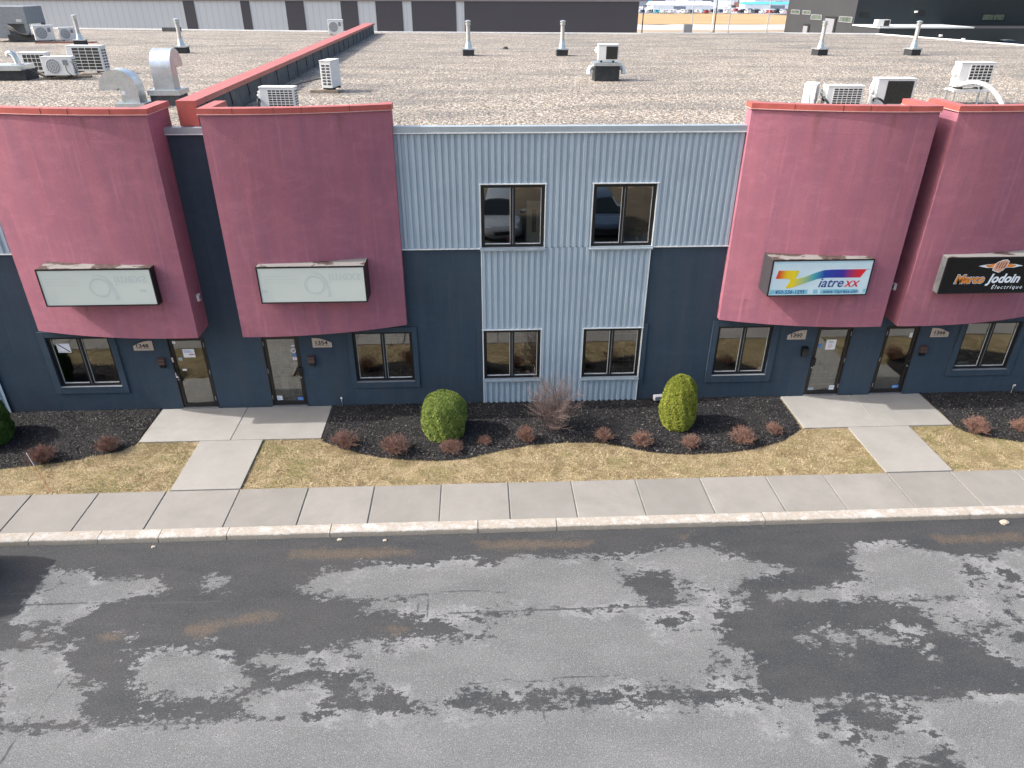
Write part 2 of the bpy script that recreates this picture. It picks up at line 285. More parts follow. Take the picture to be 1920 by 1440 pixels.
# ---------------------------------------------------------------- mesh helpers
class MB:
    def __init__(s): s.v = []; s.f = []; s.mi = []; s.cur = 0
    def add(s, vs, fs):
        n = len(s.v); s.v += [tuple(v) for v in vs]
        for f in fs: s.f.append(tuple(n+i for i in f)); s.mi.append(s.cur)
        return s
    def box(s, x0, x1, y0, y1, z0, z1, mtx=None):
        vs = [Vector((x, y, z)) for z in (z0, z1) for y in (y0, y1) for x in (x0, x1)]
        if mtx: vs = [mtx @ v for v in vs]
        return s.add(vs, [(0, 2, 3, 1), (4, 5, 7, 6), (0, 1, 5, 4), (2, 6, 7, 3), (0, 4, 6, 2), (1, 3, 7, 5)])
    def cyl(s, p0, p1, r0, r1=None, n=16, cap=True):
        r1 = r0 if r1 is None else r1; p0 = Vector(p0); p1 = Vector(p1)
        q = (p1-p0).to_track_quat('Z', 'Y'); vs = []
        for p, r in ((p0, r0), (p1, r1)):
            for i in range(n):
                a = 2*math.pi*i/n; vs.append(p + q @ Vector((r*math.cos(a), r*math.sin(a), 0)))
        fs = [(i, (i+1) % n, n+(i+1) % n, n+i) for i in range(n)]
        if cap: fs += [tuple(range(n-1, -1, -1)), tuple(range(n, 2*n))]
        return s.add(vs, fs)
    def tube(s, pts, r, n=8):
        pts = [Vector(p) for p in pts]; vs = []
        for k, p in enumerate(pts):
            d = (pts[min(k+1, len(pts)-1)] - pts[max(k-1, 0)]).normalized(); q = d.to_track_quat('Z', 'Y')
            rr = r[k] if hasattr(r, '__len__') else r
            for i in range(n):
                a = 2*math.pi*i/n; vs.append(p + q @ Vector((rr*math.cos(a), rr*math.sin(a), 0)))
        fs = []
        for k in range(len(pts)-1):
            for i in range(n): fs.append((k*n+i, k*n+(i+1) % n, (k+1)*n+(i+1) % n, (k+1)*n+i))
        fs += [tuple(range(n-1, -1, -1)), tuple((len(pts)-1)*n+i for i in range(n))]
        return s.add(vs, fs)
    def prism(s, poly, z0, z1):                       # poly in xy, counter-clockwise
        n = len(poly); vs = [(x, y, z0) for x, y in poly] + [(x, y, z1) for x, y in poly]
        return s.add(vs, [tuple(range(n-1, -1, -1)), tuple(range(n, 2*n))] + [(i, (i+1) % n, n+(i+1) % n, n+i) for i in range(n)])
    def prism_xz(s, poly, y0, y1):                    # poly in xz, counter-clockwise seen from -y ; y0 < y1 (y0 = front)
        n = len(poly); vs = [(x, y0, z) for x, z in poly] + [(x, y1, z) for x, z in poly]
        return s.add(vs, [tuple(range(n)), tuple(range(2*n-1, n-1, -1))] + [(i, n+i, n+(i+1) % n, (i+1) % n) for i in range(n)])
    def prism_yz(s, poly, x0, x1):
        n = len(poly); vs = [(x0, y, z) for y, z in poly] + [(x1, y, z) for y, z in poly]
        return s.add(vs, [tuple(range(n-1, -1, -1)), tuple(range(n, 2*n))] + [(i, (i+1) % n, n+(i+1) % n, n+i) for i in range(n)])
    def quad(s, a, b, c, d): return s.add([a, b, c, d], [(0, 1, 2, 3)])
    def build(s, name, mats, parent=None, smooth=False, bevel=0.0, loc=None, fixn=True):
        me = bpy.data.meshes.new(name); me.from_pydata([tuple(v) for v in s.v], [], s.f)
        if not isinstance(mats, (list, tuple)): mats = [mats]
        for m in mats: me.materials.append(MAT[m] if isinstance(m, str) else m)
        if len(mats) > 1: me.polygons.foreach_set('material_index', s.mi)
        if fixn:
            bm = bmesh.new(); bm.from_mesh(me); bmesh.ops.recalc_face_normals(bm, faces=bm.faces); bm.to_mesh(me); bm.free()
        if smooth:
            me.polygons.foreach_set('use_smooth', [True]*len(me.polygons))
        o = bpy.data.objects.new(name, me); COL.objects.link(o)
        if parent: o.parent = parent
        if loc: o.location = loc
        if bevel:
            b = o.modifiers.new('bevel', 'BEVEL'); b.width = bevel; b.segments = 2; b.limit_method = 'ANGLE'; b.angle_limit = R(40)
        if smooth:
            try: me.set_sharp_from_angle(angle=R(40))
            except Exception: pass
        return o
def tag(o, label=None, cat=None, group=None, kind=None):
    if label: o['label'] = label
    if cat: o['category'] = cat
    if group: o['group'] = group
    if kind: o['kind'] = kind
    return o
def empty(name, loc, rz=0, label=None, cat=None, group=None):
    o = bpy.data.objects.new(name, None); COL.objects.link(o); o.empty_display_size = 0.2
    o.location = loc; o.rotation_euler = (0, 0, rz); return tag(o, label, cat, group)
def dup(root, loc, rz=0, label=None, group=None, scale=None):
    r = root.copy(); COL.objects.link(r); r.location = loc; r.rotation_euler = (0, 0, rz)
    if label: r['label'] = label
    if group: r['group'] = group
    if scale: r.scale = scale
    for ch in list(root.children):
        c = ch.copy(); COL.objects.link(c); c.parent = r
        for g in list(ch.children):
            d = g.copy(); COL.objects.link(d); d.parent = c
    return r
def struct(name, o_or_mb, mats=None, label=None):
    o = o_or_mb.build(name, mats) if isinstance(o_or_mb, MB) else o_or_mb
    o['kind'] = 'structure'
    if label: o['label'] = label; 
    return o
def text(body, size, mat, parent, name, loc, shear=0.0, bold=0.0, ext=0.002, align='LEFT', sx=1.0, flipz=False, mirror=False, spacing=1.0):
    cu = bpy.data.curves.new(name, 'FONT'); cu.body = body; cu.size = size; cu.shear = shear; cu.offset = bold
    cu.extrude = ext; cu.align_x = align; cu.resolution_u = 3; cu.space_character = spacing
    to = bpy.data.objects.new(name, cu); COL.objects.link(to)
    bpy.context.view_layer.update(); dg = bpy.context.evaluated_depsgraph_get()
    me = bpy.data.meshes.new_from_object(to.evaluated_get(dg)); bpy.data.objects.remove(to); bpy.data.curves.remove(cu)
    n = len(me.vertices); co = np.empty(n*3, np.float32); me.vertices.foreach_get('co', co); co = co.reshape(-1, 3)
    new = np.empty_like(co); new[:, 0] = co[:, 0]*sx*(-1 if mirror else 1)+loc[0]; new[:, 1] = loc[1]-co[:, 2]; new[:, 2] = co[:, 1]*(-1 if flipz else 1)+loc[2]
    me.vertices.foreach_set('co', new.ravel()); me.materials.clear(); me.materials.append(MAT[mat] if isinstance(mat, str) else mat)
    me.update()
    o = bpy.data.objects.new(name, me); COL.objects.link(o)
    if parent: o.parent = parent
    return o
def scatter(name, V, F, tint, mat, parent=None):
    """V (n,k,3) faces of k corners each; tint per face"""
    n, k, _ = V.shape; me = bpy.data.meshes.new(name)
    me.vertices.add(n*k); me.vertices.foreach_set('co', V.reshape(-1).astype(np.float32))
    me.loops.add(n*k); me.loops.foreach_set('vertex_index', np.arange(n*k, dtype=np.int32))
    me.polygons.add(n); me.polygons.foreach_set('loop_start', np.arange(0, n*k, k, dtype=np.int32))
    me.polygons.foreach_set('loop_total', np.full(n, k, dtype=np.int32))
    a = me.attributes.new('tint', 'FLOAT', 'POINT'); a.data.foreach_set('value', np.repeat(tint, k).astype(np.float32))
    me.update(); me.validate(); me.materials.append(MAT[mat])
    o = bpy.data.objects.new(name, me); COL.objects.link(o)
    if parent: o.parent = parent
    return o

# ---------------------------------------------------------------- ground, road, pavement
g = MB(); g.quad((-900, -300, -0.17), (900, -300, -0.17), (900, 1500, -0.17), (-900, 1500, -0.17))
struct('ground', g, 'field')

ROAD_LIGHT=[[[-3.62,-6.67],[-3.28,-6.32],[-2.25,-6.17],[-1.18,-6.19],[-0.33,-6.04],[-0.12,-6.24],[0.2,-6.22],[0.54,-5.99],[1.62,-6.08],[2.93,-6.1],[3.52,-5.92],[4.21,-5.82],[4.84,-5.98],[5.29,-6.28],[5.67,-6.45],[6.14,-6.65],[5.12,-6.79],[4.88,-7.04],[4.97,-7.25],[4.7,-7.45],[3.78,-7.45],[2.97,-7.47],[1.87,-7.45],[0.47,-7.47],[-0.62,-7.45],[-1.31,-7.39],[-1.65,-7.45],[-2.21,-7.27],[-2.13,-7.12],[-1.44,-7.01],[-2.14,-7.04],[-2.75,-7.01],[-3.26,-6.93]],[[-1.11,-7.52],[0.86,-7.5],[2.96,-7.48],[4.87,-7.53],[4.8,-7.6],[4.22,-7.68],[4.2,-8.06],[4.3,-8.36],[4.6,-8.61],[4.49,-8.94],[4.49,-9.26],[3.83,-9.3],[3.2,-9.31],[2.87,-9.19],[2.07,-9.2],[1.78,-9.31],[1.45,-9.2],[0.74,-9.21],[0.51,-9.36],[0.21,-9.19],[-0.31,-9.12],[-0.74,-9.4],[-1.17,-9.34],[-1.45,-9.1],[-1.91,-8.9],[-2.3,-8.67],[-2.83,-8.69],[-3.22,-8.55],[-3.95,-8.49],[-4.1,-8.29],[-3.29,-8.23],[-2.56,-8.19],[-2.02,-8.03],[-1.45,-8.08],[-0.79,-8.08],[-0.42,-7.86],[-1.0,-7.73],[-1.2,-7.57]],[[-6.1,-8.26],[-5.81,-8.08],[-4.8,-8.08],[-4.4,-8.18],[-4.54,-8.32],[-4.17,-8.51],[-3.92,-8.79],[-4.02,-9.04],[-4.5,-9.02],[-5.11,-9.01],[-5.56,-8.95],[-5.9,-8.75],[-5.87,-8.56]],[[-4.04,-9.12],[-3.64,-9.04],[-3.13,-8.96],[-2.79,-8.94],[-2.65,-9.1],[-2.72,-9.28],[-2.35,-9.46],[-3.01,-9.52],[-3.78,-9.46],[-4.04,-9.29]],[[-8.47,-8.01],[-7.87,-7.95],[-7.42,-8.12],[-6.98,-8.38],[-6.81,-8.61],[-6.91,-8.71],[-6.61,-8.93],[-6.54,-9.23],[-6.34,-9.44],[-7.64,-9.48]],[[-8.63,-5.99],[-8.04,-6.05],[-7.43,-6.25],[-6.45,-6.4],[-6.16,-6.63],[-6.44,-6.69],[-7.14,-6.9],[-7.51,-7.17],[-7.71,-7.36],[-8.27,-7.37],[-8.58,-7.32],[-8.6,-6.73]],[[-5.52,-6.45],[-5.36,-6.28],[-4.99,-6.44],[-5.11,-6.6],[-5.36,-6.62]],[[7.63,-6.02],[8.13,-5.93],[8.77,-6.02],[9.34,-6.21],[9.72,-6.51],[10.41,-6.47],[10.85,-6.24],[11.69,-6.11],[10.68,-7.51],[9.01,-7.49],[7.97,-7.49],[6.54,-7.45],[5.45,-7.34],[5.92,-7.19],[6.8,-7.12],[7.48,-7.01],[7.41,-6.71],[7.48,-6.33]],[[7.94,-7.55],[8.99,-7.52],[10.66,-7.53],[9.49,-9.16],[9.05,-8.97],[8.81,-8.62],[8.48,-8.37],[8.29,-8.17],[8.14,-7.92],[8.1,-7.72]],[[5.92,-8.19],[6.32,-8.18],[6.5,-8.4],[6.37,-8.48],[6.12,-8.38]],[[6.65,-8.19],[6.97,-8.24],[7.36,-8.44],[7.65,-8.52],[7.3,-8.55],[6.9,-8.39]],[[7.62,-7.57],[7.88,-7.66],[7.75,-7.7]],[[-8.38,-7.51],[-8.2,-7.5],[-8.17,-7.64],[-8.26,-7.7]],[[-7.96,-7.51],[-7.74,-7.48],[-7.6,-7.61],[-7.81,-7.61]],[[-10.06,-9.46],[-7.63,-9.5],[-6.31,-9.53],[-4.93,-9.52],[-4.1,-9.52],[-3.35,-9.51],[-2.34,-9.51],[-1.33,-9.52],[-0.48,-9.5],[0.8,-9.52],[1.76,-9.5],[3.13,-9.57],[4.62,-9.58],[5.93,-9.61],[7.25,-9.64],[8.18,-9.59],[12.24,-9.65],[10.66,-13.37],[-10.28,-12.43]]]
ROAD_DARK=[[[2.59,-6.44],[2.83,-6.63],[3.23,-6.5],[3.58,-6.6],[3.75,-6.99],[3.63,-7.23],[3.79,-7.4],[3.5,-7.55],[3.01,-7.53],[2.87,-7.23],[2.66,-6.94]],[[5.4,-9.61],[5.92,-9.64],[6.2,-9.78],[6.76,-9.73],[7.01,-9.82],[6.64,-9.95],[6.41,-10.22],[6.11,-10.29],[5.85,-10.15],[5.58,-10.0],[5.39,-9.85]],[[6.11,-10.77],[6.46,-10.57],[6.97,-10.42],[7.16,-10.52],[6.98,-10.68],[7.09,-10.9],[6.1,-10.93]],[[5.64,-10.73],[5.87,-10.61],[5.96,-10.68],[5.79,-10.84]],[[-1.01,-7.58],[-0.81,-7.57],[-0.42,-7.86],[0.06,-8.02],[-0.41,-8.1],[-0.89,-8.02],[-1.45,-8.05],[-1.53,-7.69]],[[4.0,-7.03],[4.37,-7.01],[4.37,-7.18],[3.97,-7.14]],[[4.72,-7.06],[5.0,-7.15],[4.9,-7.29],[4.7,-7.19]],[[3.05,-7.76],[3.43,-7.65],[3.63,-7.85],[3.42,-8.09],[3.14,-8.04]],[[3.83,-8.69],[4.21,-8.65],[4.34,-8.82],[3.96,-8.86]],[[4.38,-9.99],[4.52,-9.95],[4.54,-10.07],[4.39,-10.08]],[[10.17,-6.68],[10.5,-6.84],[10.52,-7.14],[10.21,-7.19]]]
ROAD_CR=[[[-0.72,-7.47],[0.47,-7.47],[1.87,-7.45],[3.07,-7.46],[4.88,-7.5],[6.52,-7.49],[7.96,-7.5],[10.06,-7.49],[11.11,-7.5]],[[-2.74,-7.05],[-2.15,-7.01],[-1.44,-7.0],[-0.53,-6.91],[-0.12,-6.93],[0.49,-7.01]],[[-0.4,-9.03],[0.31,-8.97],[0.75,-9.02],[1.3,-8.96],[2.2,-8.98],[2.32,-9.03]],[[-7.12,-9.32],[-7.15,-9.0],[-7.07,-8.62],[-7.05,-8.51]],[[-7.28,-10.11],[-7.28,-9.84],[-7.22,-9.53]],[[-7.62,-9.52],[-6.8,-9.54],[-5.65,-9.55],[-4.17,-9.54]],[[-9.08,-6.92],[-7.73,-6.92],[-6.23,-6.97],[-4.94,-7.0]],[[-9.65,-6.62],[-8.66,-6.62],[-8.35,-6.55],[-8.24,-6.37],[-8.38,-6.18]],[[-8.24,-6.37],[-7.96,-6.43]],[[-1.31,-7.05],[-1.27,-7.42]],[[-1.12,-7.03],[-1.07,-7.71]],[[0.85,-9.5],[0.91,-9.82]],[[7.85,-7.71],[9.11,-8.15],[9.93,-8.55]],[[9.68,-6.58],[9.83,-7.03],[10.32,-7.41]],[[-8.89,-7.27],[-7.09,-7.44],[-5.93,-7.52]]]
ROAD_SAND=[[[-5.51,-7.61],[-5.38,-7.46],[-4.72,-7.42],[-4.28,-7.25],[-3.82,-7.33],[-3.83,-7.49],[-4.48,-7.58],[-4.91,-7.72],[-5.05,-7.87],[-5.4,-7.79]],[[-4.06,-5.6],[-2.98,-5.57],[-1.43,-5.68],[-1.42,-5.9],[-2.92,-5.96],[-4.0,-5.89]],[[-0.33,-5.47],[1.01,-5.49],[2.35,-5.58],[2.09,-5.86],[-0.11,-5.8]],[[-2.05,-7.79],[-1.64,-7.62],[-1.38,-7.82],[-1.65,-7.95]],[[9.37,-5.76],[11.52,-5.69],[11.29,-6.01],[9.44,-6.05]],[[-6.98,-7.69],[-6.44,-7.66],[-6.45,-7.84],[-6.85,-7.88]],[[4.05,-5.55],[4.3,-5.5],[4.32,-5.63],[4.12,-5.67]]]

def seg_dist(P, poly, closed=True):
    pts = np.array(poly); a = pts; b = np.roll(pts, -1, 0)
    if not closed: a = pts[:-1]; b = pts[1:]
    best = np.full(len(P), 1e9)
    for p, q in zip(a, b):
        d = q-p; L = (d@d)+1e-12; t = np.clip(((P-p)@d)/L, 0, 1); r = P-(p+t[:, None]*d)
        best = np.minimum(best, np.hypot(r[:, 0], r[:, 1]))
    return best
def inside(P, poly):
    pts = np.array(poly); x, y = P[:, 0], P[:, 1]; res = np.zeros(len(P), bool); j = len(pts)-1
    for i in range(len(pts)):
        xi, yi = pts[i]; xj, yj = pts[j]
        c = ((yi > y) != (yj > y)) & (x < (xj-xi)*(y-yi)/(yj-yi+1e-12)+xi); res ^= c; j = i
    return res
def union_sdf(P, polys):
    s = np.full(len(P), -1.0)
    for p in polys:
        d = seg_dist(P, p); s = np.maximum(s, np.where(inside(P, p), d, -d))
    return s
def grid_mesh(name, xs, ys, z):
    X, Y = np.meshgrid(xs, ys); n = X.size; me = bpy.data.meshes.new(name); me.vertices.add(n)
    me.vertices.foreach_set('co', np.stack([X.ravel(), Y.ravel(), np.full(n, z)], 1).astype(np.float32).ravel())
    nx, ny = len(xs), len(ys); i = np.arange(nx-1)[None, :]+np.arange(ny-1)[:, None]*nx; i = i.ravel()
    q = np.stack([i, i+1, i+1+nx, i+nx], 1).astype(np.int32)
    me.loops.add(q.size); me.loops.foreach_set('vertex_index', q.ravel()); me.polygons.add(len(q))
    me.polygons.foreach_set('loop_start', np.arange(0, q.size, 4, dtype=np.int32)); me.polygons.foreach_set('loop_total', np.full(len(q), 4, np.int32))
    me.update(); return me, np.stack([X.ravel(), Y.ravel()], 1)
xs = np.concatenate([np.linspace(-60, -14, 60, endpoint=False), np.arange(-14, 16, 0.06), np.linspace(16, 60, 60)])
ys = np.concatenate([np.linspace(-15.5, -11.6, 20, endpoint=False), np.arange(-11.6, -5.15, 0.06)])
me, P = grid_mesh('road', xs, ys, -0.12)
rb = random.Random(12)
def blobs(x0, x1, y0, y1, n, s0, s1):
    out = []
    for _ in range(n):
        cx, cy, s = rb.uniform(x0, x1), rb.uniform(y0, y1), rb.uniform(s0, s1); k = rb.randint(5, 8); sx = rb.uniform(1.0, 2.2)
        out.append([(cx+sx*s*rb.uniform(0.5, 1.2)*math.cos(6.283*i/k), cy+s*rb.uniform(0.5, 1.2)*math.sin(6.283*i/k)) for i in range(k)])
    return out
ROAD_LIGHT += blobs(-4.4, -1.9, -9.3, -8.15, 16, 0.05, 0.12)+blobs(-8.0, -6.0, -9.2, -7.5, 10, 0.04, 0.09)+blobs(5.4, 8.0, -8.9, -8.1, 9, 0.03, 0.06)
ROAD_DARK += blobs(8.9, 10.5, -7.3, -6.5, 12, 0.04, 0.12)+blobs(8.4, 9.9, -8.8, -7.8, 14, 0.03, 0.11)+blobs(3.3, 4.8, -7.4, -6.9, 9, 0.03, 0.09)+blobs(3.1, 3.7, -8.1, -7.6, 12, 0.03, 0.08)+blobs(3.5, 4.5, -9.2, -8.3, 8, 0.04, 0.12)+blobs(5.2, 6.9, -10.3, -9.65, 20, 0.04, 0.12)+blobs(-1.5, 0.0, -8.1, -7.5, 14, 0.03, 0.08)+blobs(-3.4, -1.4, -9.0, -8.3, 9, 0.03, 0.09)
S = union_sdf(P, ROAD_LIGHT)
for p in ROAD_DARK:
    d = seg_dist(P, p); S = np.minimum(S, np.where(inside(P, p), -d, d))
S = np.clip(S, -0.5, 0.5)
far = (P[:, 0] < -14) | (P[:, 0] > 16)
S[far & (P[:, 1] > -9)] = 0.0
C = np.full(len(P), 1.0)
for p in ROAD_CR: C = np.minimum(C, seg_dist(P, p, False))
SA = np.clip(union_sdf(P, ROAD_SAND), -0.5, 0.5)
for nm, arr in (('dry', S), ('crack', C), ('sand', SA)):
    a = me.attributes.new(nm, 'FLOAT', 'POINT'); a.data.foreach_set('value', arr.astype(np.float32))
me.materials.append(MAT['road']); road = bpy.data.objects.new('road', me); COL.objects.link(road); struct('road', road)
# gravel verge on the far side of the road, behind the camera
g = MB(); g.quad((-60, -24, -0.14), (60, -24, -0.14), (60, -15.5, -0.14), (-60, -15.5, -0.14)); struct('verge', g, 'verge')

# pavement slabs
sw = MB(); sw.box(-60, 60, -5.0, -3.66, -0.16, -0.022)
joints = [0.55+1.53*k for k in range(-34, 36)]
mea = [-10.18, -8.70, -7.20, -5.56, -4.01, -2.51, -0.98, 0.55, 2.01, 3.51, 5.03, 6.59, 7.97, 9.52]
joints = [mea[0]-1.53*k for k in range(30, 0, -1)] + mea + [mea[-1]+1.53*k for k in range(1, 30)]
rj = random.Random(3)
for a, b in zip(joints[:-1], joints[1:]):
    j0 = 0.010+rj.random()*0.006; dz = rj.uniform(-0.004, 0.004)
    sw.box(a+j0, b-0.010, -4.985, -3.675, -0.03, 0.0+dz)
o = sw.build('sidewalk', 'conc', bevel=0.012); struct('sidewalk', o)
cb = MB(); cj = [-8.04-1.4*k for k in range(20, 0, -1)] + [-8.04, -6.80, -5.40, -3.26, -0.15, 1.53, 6.04, 10.59] + [10.59+3*k for k in range(1, 12)]
for a, b in zip(cj[:-1], cj[1:]):
    n = max(2, int((b-a)/0.12)); X = np.linspace(a+0.006, b-0.010, n); fr = []
    for x in X: fr.append((rj.uniform(-0.007, 0.007), rj.uniform(-0.004, 0.003)))
    vs = []
    for x, (e, h) in zip(X, fr):
        vs += [(x, -4.99, -0.15), (x, -4.99, 0.004+h), (x, -5.215+e, 0.002+h), (x, -5.245+e*1.2, -0.022+h), (x, -5.275+e, -0.15)]
    fs = []
    for i in range(n-1):
        for k in range(4): fs.append((i*5+k, i*5+k+1, (i+1)*5+k+1, (i+1)*5+k))
    fs += [(0, 1, 2, 3, 4), tuple((n-1)*5+k for k in (4, 3, 2, 1, 0))]
    cb.add(vs, fs)
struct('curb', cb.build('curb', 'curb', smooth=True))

def slabs(name, boxes):
    m = MB()
    for b in boxes: m.box(*b, -0.12, 0.012)
    o = m.build(name, 'conc2', bevel=0.01); return struct(name, o)
slabs('walkway', [(-8.65, -6.39, -1.62, -0.02), (-6.375, -4.11, -1.62, -0.02), (-7.13, -5.56, -3.655, -1.635)])
slabs('walkway', [(8.36, 10.36, -1.66, -0.02), (10.375, 12.34, -1.66, -0.02), (9.52, 11.14, -3.655, -1.675)])

lw = MB(); lw.quad((-60, -3.67, -0.035), (60, -3.67, -0.035), (60, 0.05, -0.035), (-60, 0.05, -0.035)); struct('lawn', lw, 'lawn')
bedM = [(-4.08, -1.71), (-3.53, -2.09), (-2.69, -2.47), (-1.9, -2.64), (-1.12, -2.72), (-0.35, -2.64), (0.44, -2.33), (1.25, -2.12), (2.07, -2.04), (2.87, -2.09), (3.51, -2.29), (4.0, -2.52), (4.64, -2.66), (5.16, -2.70), (5.96, -2.67), (6.82, -2.52), (7.62, -2.19), (8.30, -1.67)]
bedL = [(-26, -2.1), (-22, -2.7), (-18, -2.2), (-15, -2.5), (-13.2, -2.75), (-12.2, -2.70), (-11.48, -2.61), (-10.79, -2.51), (-9.77, -2.29), (-8.91, -1.93), (-8.66, -1.66)]
bedR = [(12.36, -1.70), (12.49, -1.97), (12.88, -2.24), (13.35, -2.40), (13.9, -2.62), (15, -2.7), (17, -2.2), (20, -2.5), (24, -2.1)]
def bed_y(bed, x):
    return np.interp(x, [p[0] for p in bed], [p[1] for p in bed])
for nm, bed in (('mulch_bed', bedM), ('mulch_bed', bedL), ('mulch_bed', bedR)):
    X = np.arange(bed[0][0], bed[-1][0]+0.01, 0.12); m = MB(); vs = []; nY = 9
    for x in X:
        ye = bed_y(bed, x)
        for k in range(nY):
            t = k/(nY-1); y = ye*(1-t)+0.04*t
            vs.append((x, y, -0.033+0.045*min(1, t*5)+0.012*math.sin(x*3.1+k)*math.cos(x*1.7)*(1 if k else 0)))
    fs = [(i*nY+k, (i+1)*nY+k, (i+1)*nY+k+1, i*nY+k+1) for i in range(len(X)-1) for k in range(nY-1)]
    m.add(vs, fs); struct(nm, m.build(nm, 'mulch', smooth=True))

def in_slab(x, y, pad=0.0):
    r = np.zeros(len(x), bool)
    for x0, x1, y0, y1 in ((-8.65, -4.11, -1.62, 0), (-7.13, -5.56, -3.7, -1.6), (8.36, 12.34, -1.66, 0), (9.52, 11.14, -3.7, -1.6)):
        r |= (x > x0-pad) & (x < x1+pad) & (y > y0-pad) & (y < y1+pad)
    return r
def in_bed(x, y, pad=0.0):
    r = np.zeros(len(x), bool)
    for bed in (bedM, bedL, bedR):
        r |= (x > bed[0][0]-pad) & (x < bed[-1][0]+pad) & (y > bed_y(bed, x)-pad)
    return r
def vnoise(x, y, sc, seed):
    r = np.random.default_rng(seed); G = r.random((64, 64)); u = x*sc+17; v = y*sc+17
    i = np.floor(u).astype(int); j = np.floor(v).astype(int); fu = u-i; fv = v-j; fu = fu*fu*(3-2*fu); fv = fv*fv*(3-2*fv)
    g = lambda a, b: G[a % 64, b % 64]
    return (g(i, j)*(1-fu)+g(i+1, j)*fu)*(1-fv)+(g(i, j+1)*(1-fu)+g(i+1, j+1)*fu)*fv
# dry grass
n = 160000; x = rng.uniform(-15, 17, n); y = rng.uniform(-3.70, -1.55, n)
k = ~in_slab(x, y, -0.02) & ~in_bed(x, y, -0.015) & ~((vnoise(x, y, 2.2, 31)*0.5+vnoise(x, y, 7, 32)*0.5 > 0.66) & (rng.random(n) < 0.7)); x = x[k]; y = y[k]; n = len(x)
yaw = rng.uniform(0, 2*np.pi, n); L = rng.uniform(0.02, 0.06, n)*(0.7+0.7*vnoise(x, y, 4, 12)); w = rng.uniform(0.003, 0.0065, n); el = rng.uniform(0.05, 0.95, n)
base = np.stack([x, y, np.full(n, -0.036)+rng.uniform(0, 0.02, n)], 1)
d = np.stack([np.cos(yaw)*np.cos(el), np.sin(yaw)*np.cos(el), np.sin(el)], 1)*L[:, None]; s = np.stack([-np.sin(yaw), np.cos(yaw), 0*yaw], 1)*w[:, None]
gr = vnoise(x, y, 0.9, 1)*0.55+vnoise(x, y, 3.5, 2)*0.45
t = np.clip(0.30+rng.normal(0, 0.24, n)+(vnoise(x, y, 6, 3)-0.5)*0.9+(vnoise(x, y, 15, 4)-0.5)*0.6, 0.16, 0.9)
green = rng.random(n) < np.clip((gr-0.50)*3.0, 0.04, 0.8); t[green] = rng.random(green.sum())*0.15
brown = (rng.random(n) < 0.06+0.5*np.clip(vnoise(x, y, 9, 8)-0.62, 0, 1)+0.6*np.clip(vnoise(x*0.4, y*2, 4, 9)-0.66, 0, 1)); t[brown] = 1.0
V = np.stack([base-s, base+s, base+d], 1)
o = scatter('grass', V, None, t, 'blade'); tag(o, 'short dry straw coloured lawn grass beside the pavement', 'grass', None, 'stuff')
# mulch chips
n = 90000; x = rng.uniform(-15, 17, n); y = rng.uniform(-2.80, -0.01, n)
k = in_bed(x, y, -0.01) & ~in_slab(x, y, 0.0); x = x[k]; y = y[k]; n = len(x)
yaw = rng.uniform(0, 2*np.pi, n); L = rng.uniform(0.010, 0.030, n); w = rng.uniform(0.004, 0.011, n); el = rng.uniform(-0.5, 0.5, n); ro = rng.uniform(-0.6, 0.6, n)
base = np.stack([x, y, rng.uniform(0.004, 0.036, n)], 1)
lt = rng.random(n) < 0.035; L[lt] *= 0.75; w[lt] *= 0.75
d = np.stack([np.cos(yaw)*np.cos(el), np.sin(yaw)*np.cos(el), np.sin(el)], 1)*L[:, None]; s = np.stack([-np.sin(yaw)*np.cos(ro), np.cos(yaw)*np.cos(ro), np.sin(ro)], 1)*w[:, None]
V = np.stack([base-s-d, base+s-d, base+s+d, base-s+d], 1)
t = rng.random(n)*0.90; li = lt; t[li] = rng.uniform(0.93, 1, li.sum())
o = scatter('mulch_chips', V, None, t, 'chip'); tag(o, 'dark bark mulch chips strewn over the planting beds', 'mulch', None, 'stuff')
# loose grit along the kerb
n = 1500; x = rng.uniform(-14, 16, n); y = -5.28-np.abs(rng.normal(0, 0.12, n)); sz = rng.uniform(0.004, 0.011, n)
base = np.stack([x, y, np.full(n, -0.117)], 1); a = rng.uniform(0, 6.28, n)
e1 = np.stack([np.cos(a), np.sin(a), 0.3+0*a], 1)*sz[:, None]; e2 = np.stack([-np.sin(a), np.cos(a), 0*a], 1)*sz[:, None]
o = scatter('grit', np.stack([base-e1, base+e2, base+e1], 1), None, rng.uniform(0.3, 1.0, n), 'chip'); tag(o, 'loose grit and debris lying on the road along the kerb', 'grit', None, 'stuff')

# ---------------------------------------------------------------- the building
B = empty('commercial_building', (0, 0, 0), 0, 'long two storey building with dark blue walls, curved dusty red bays and a gravel roof', 'building')
BX0, BX1 = -50.0, 32.2
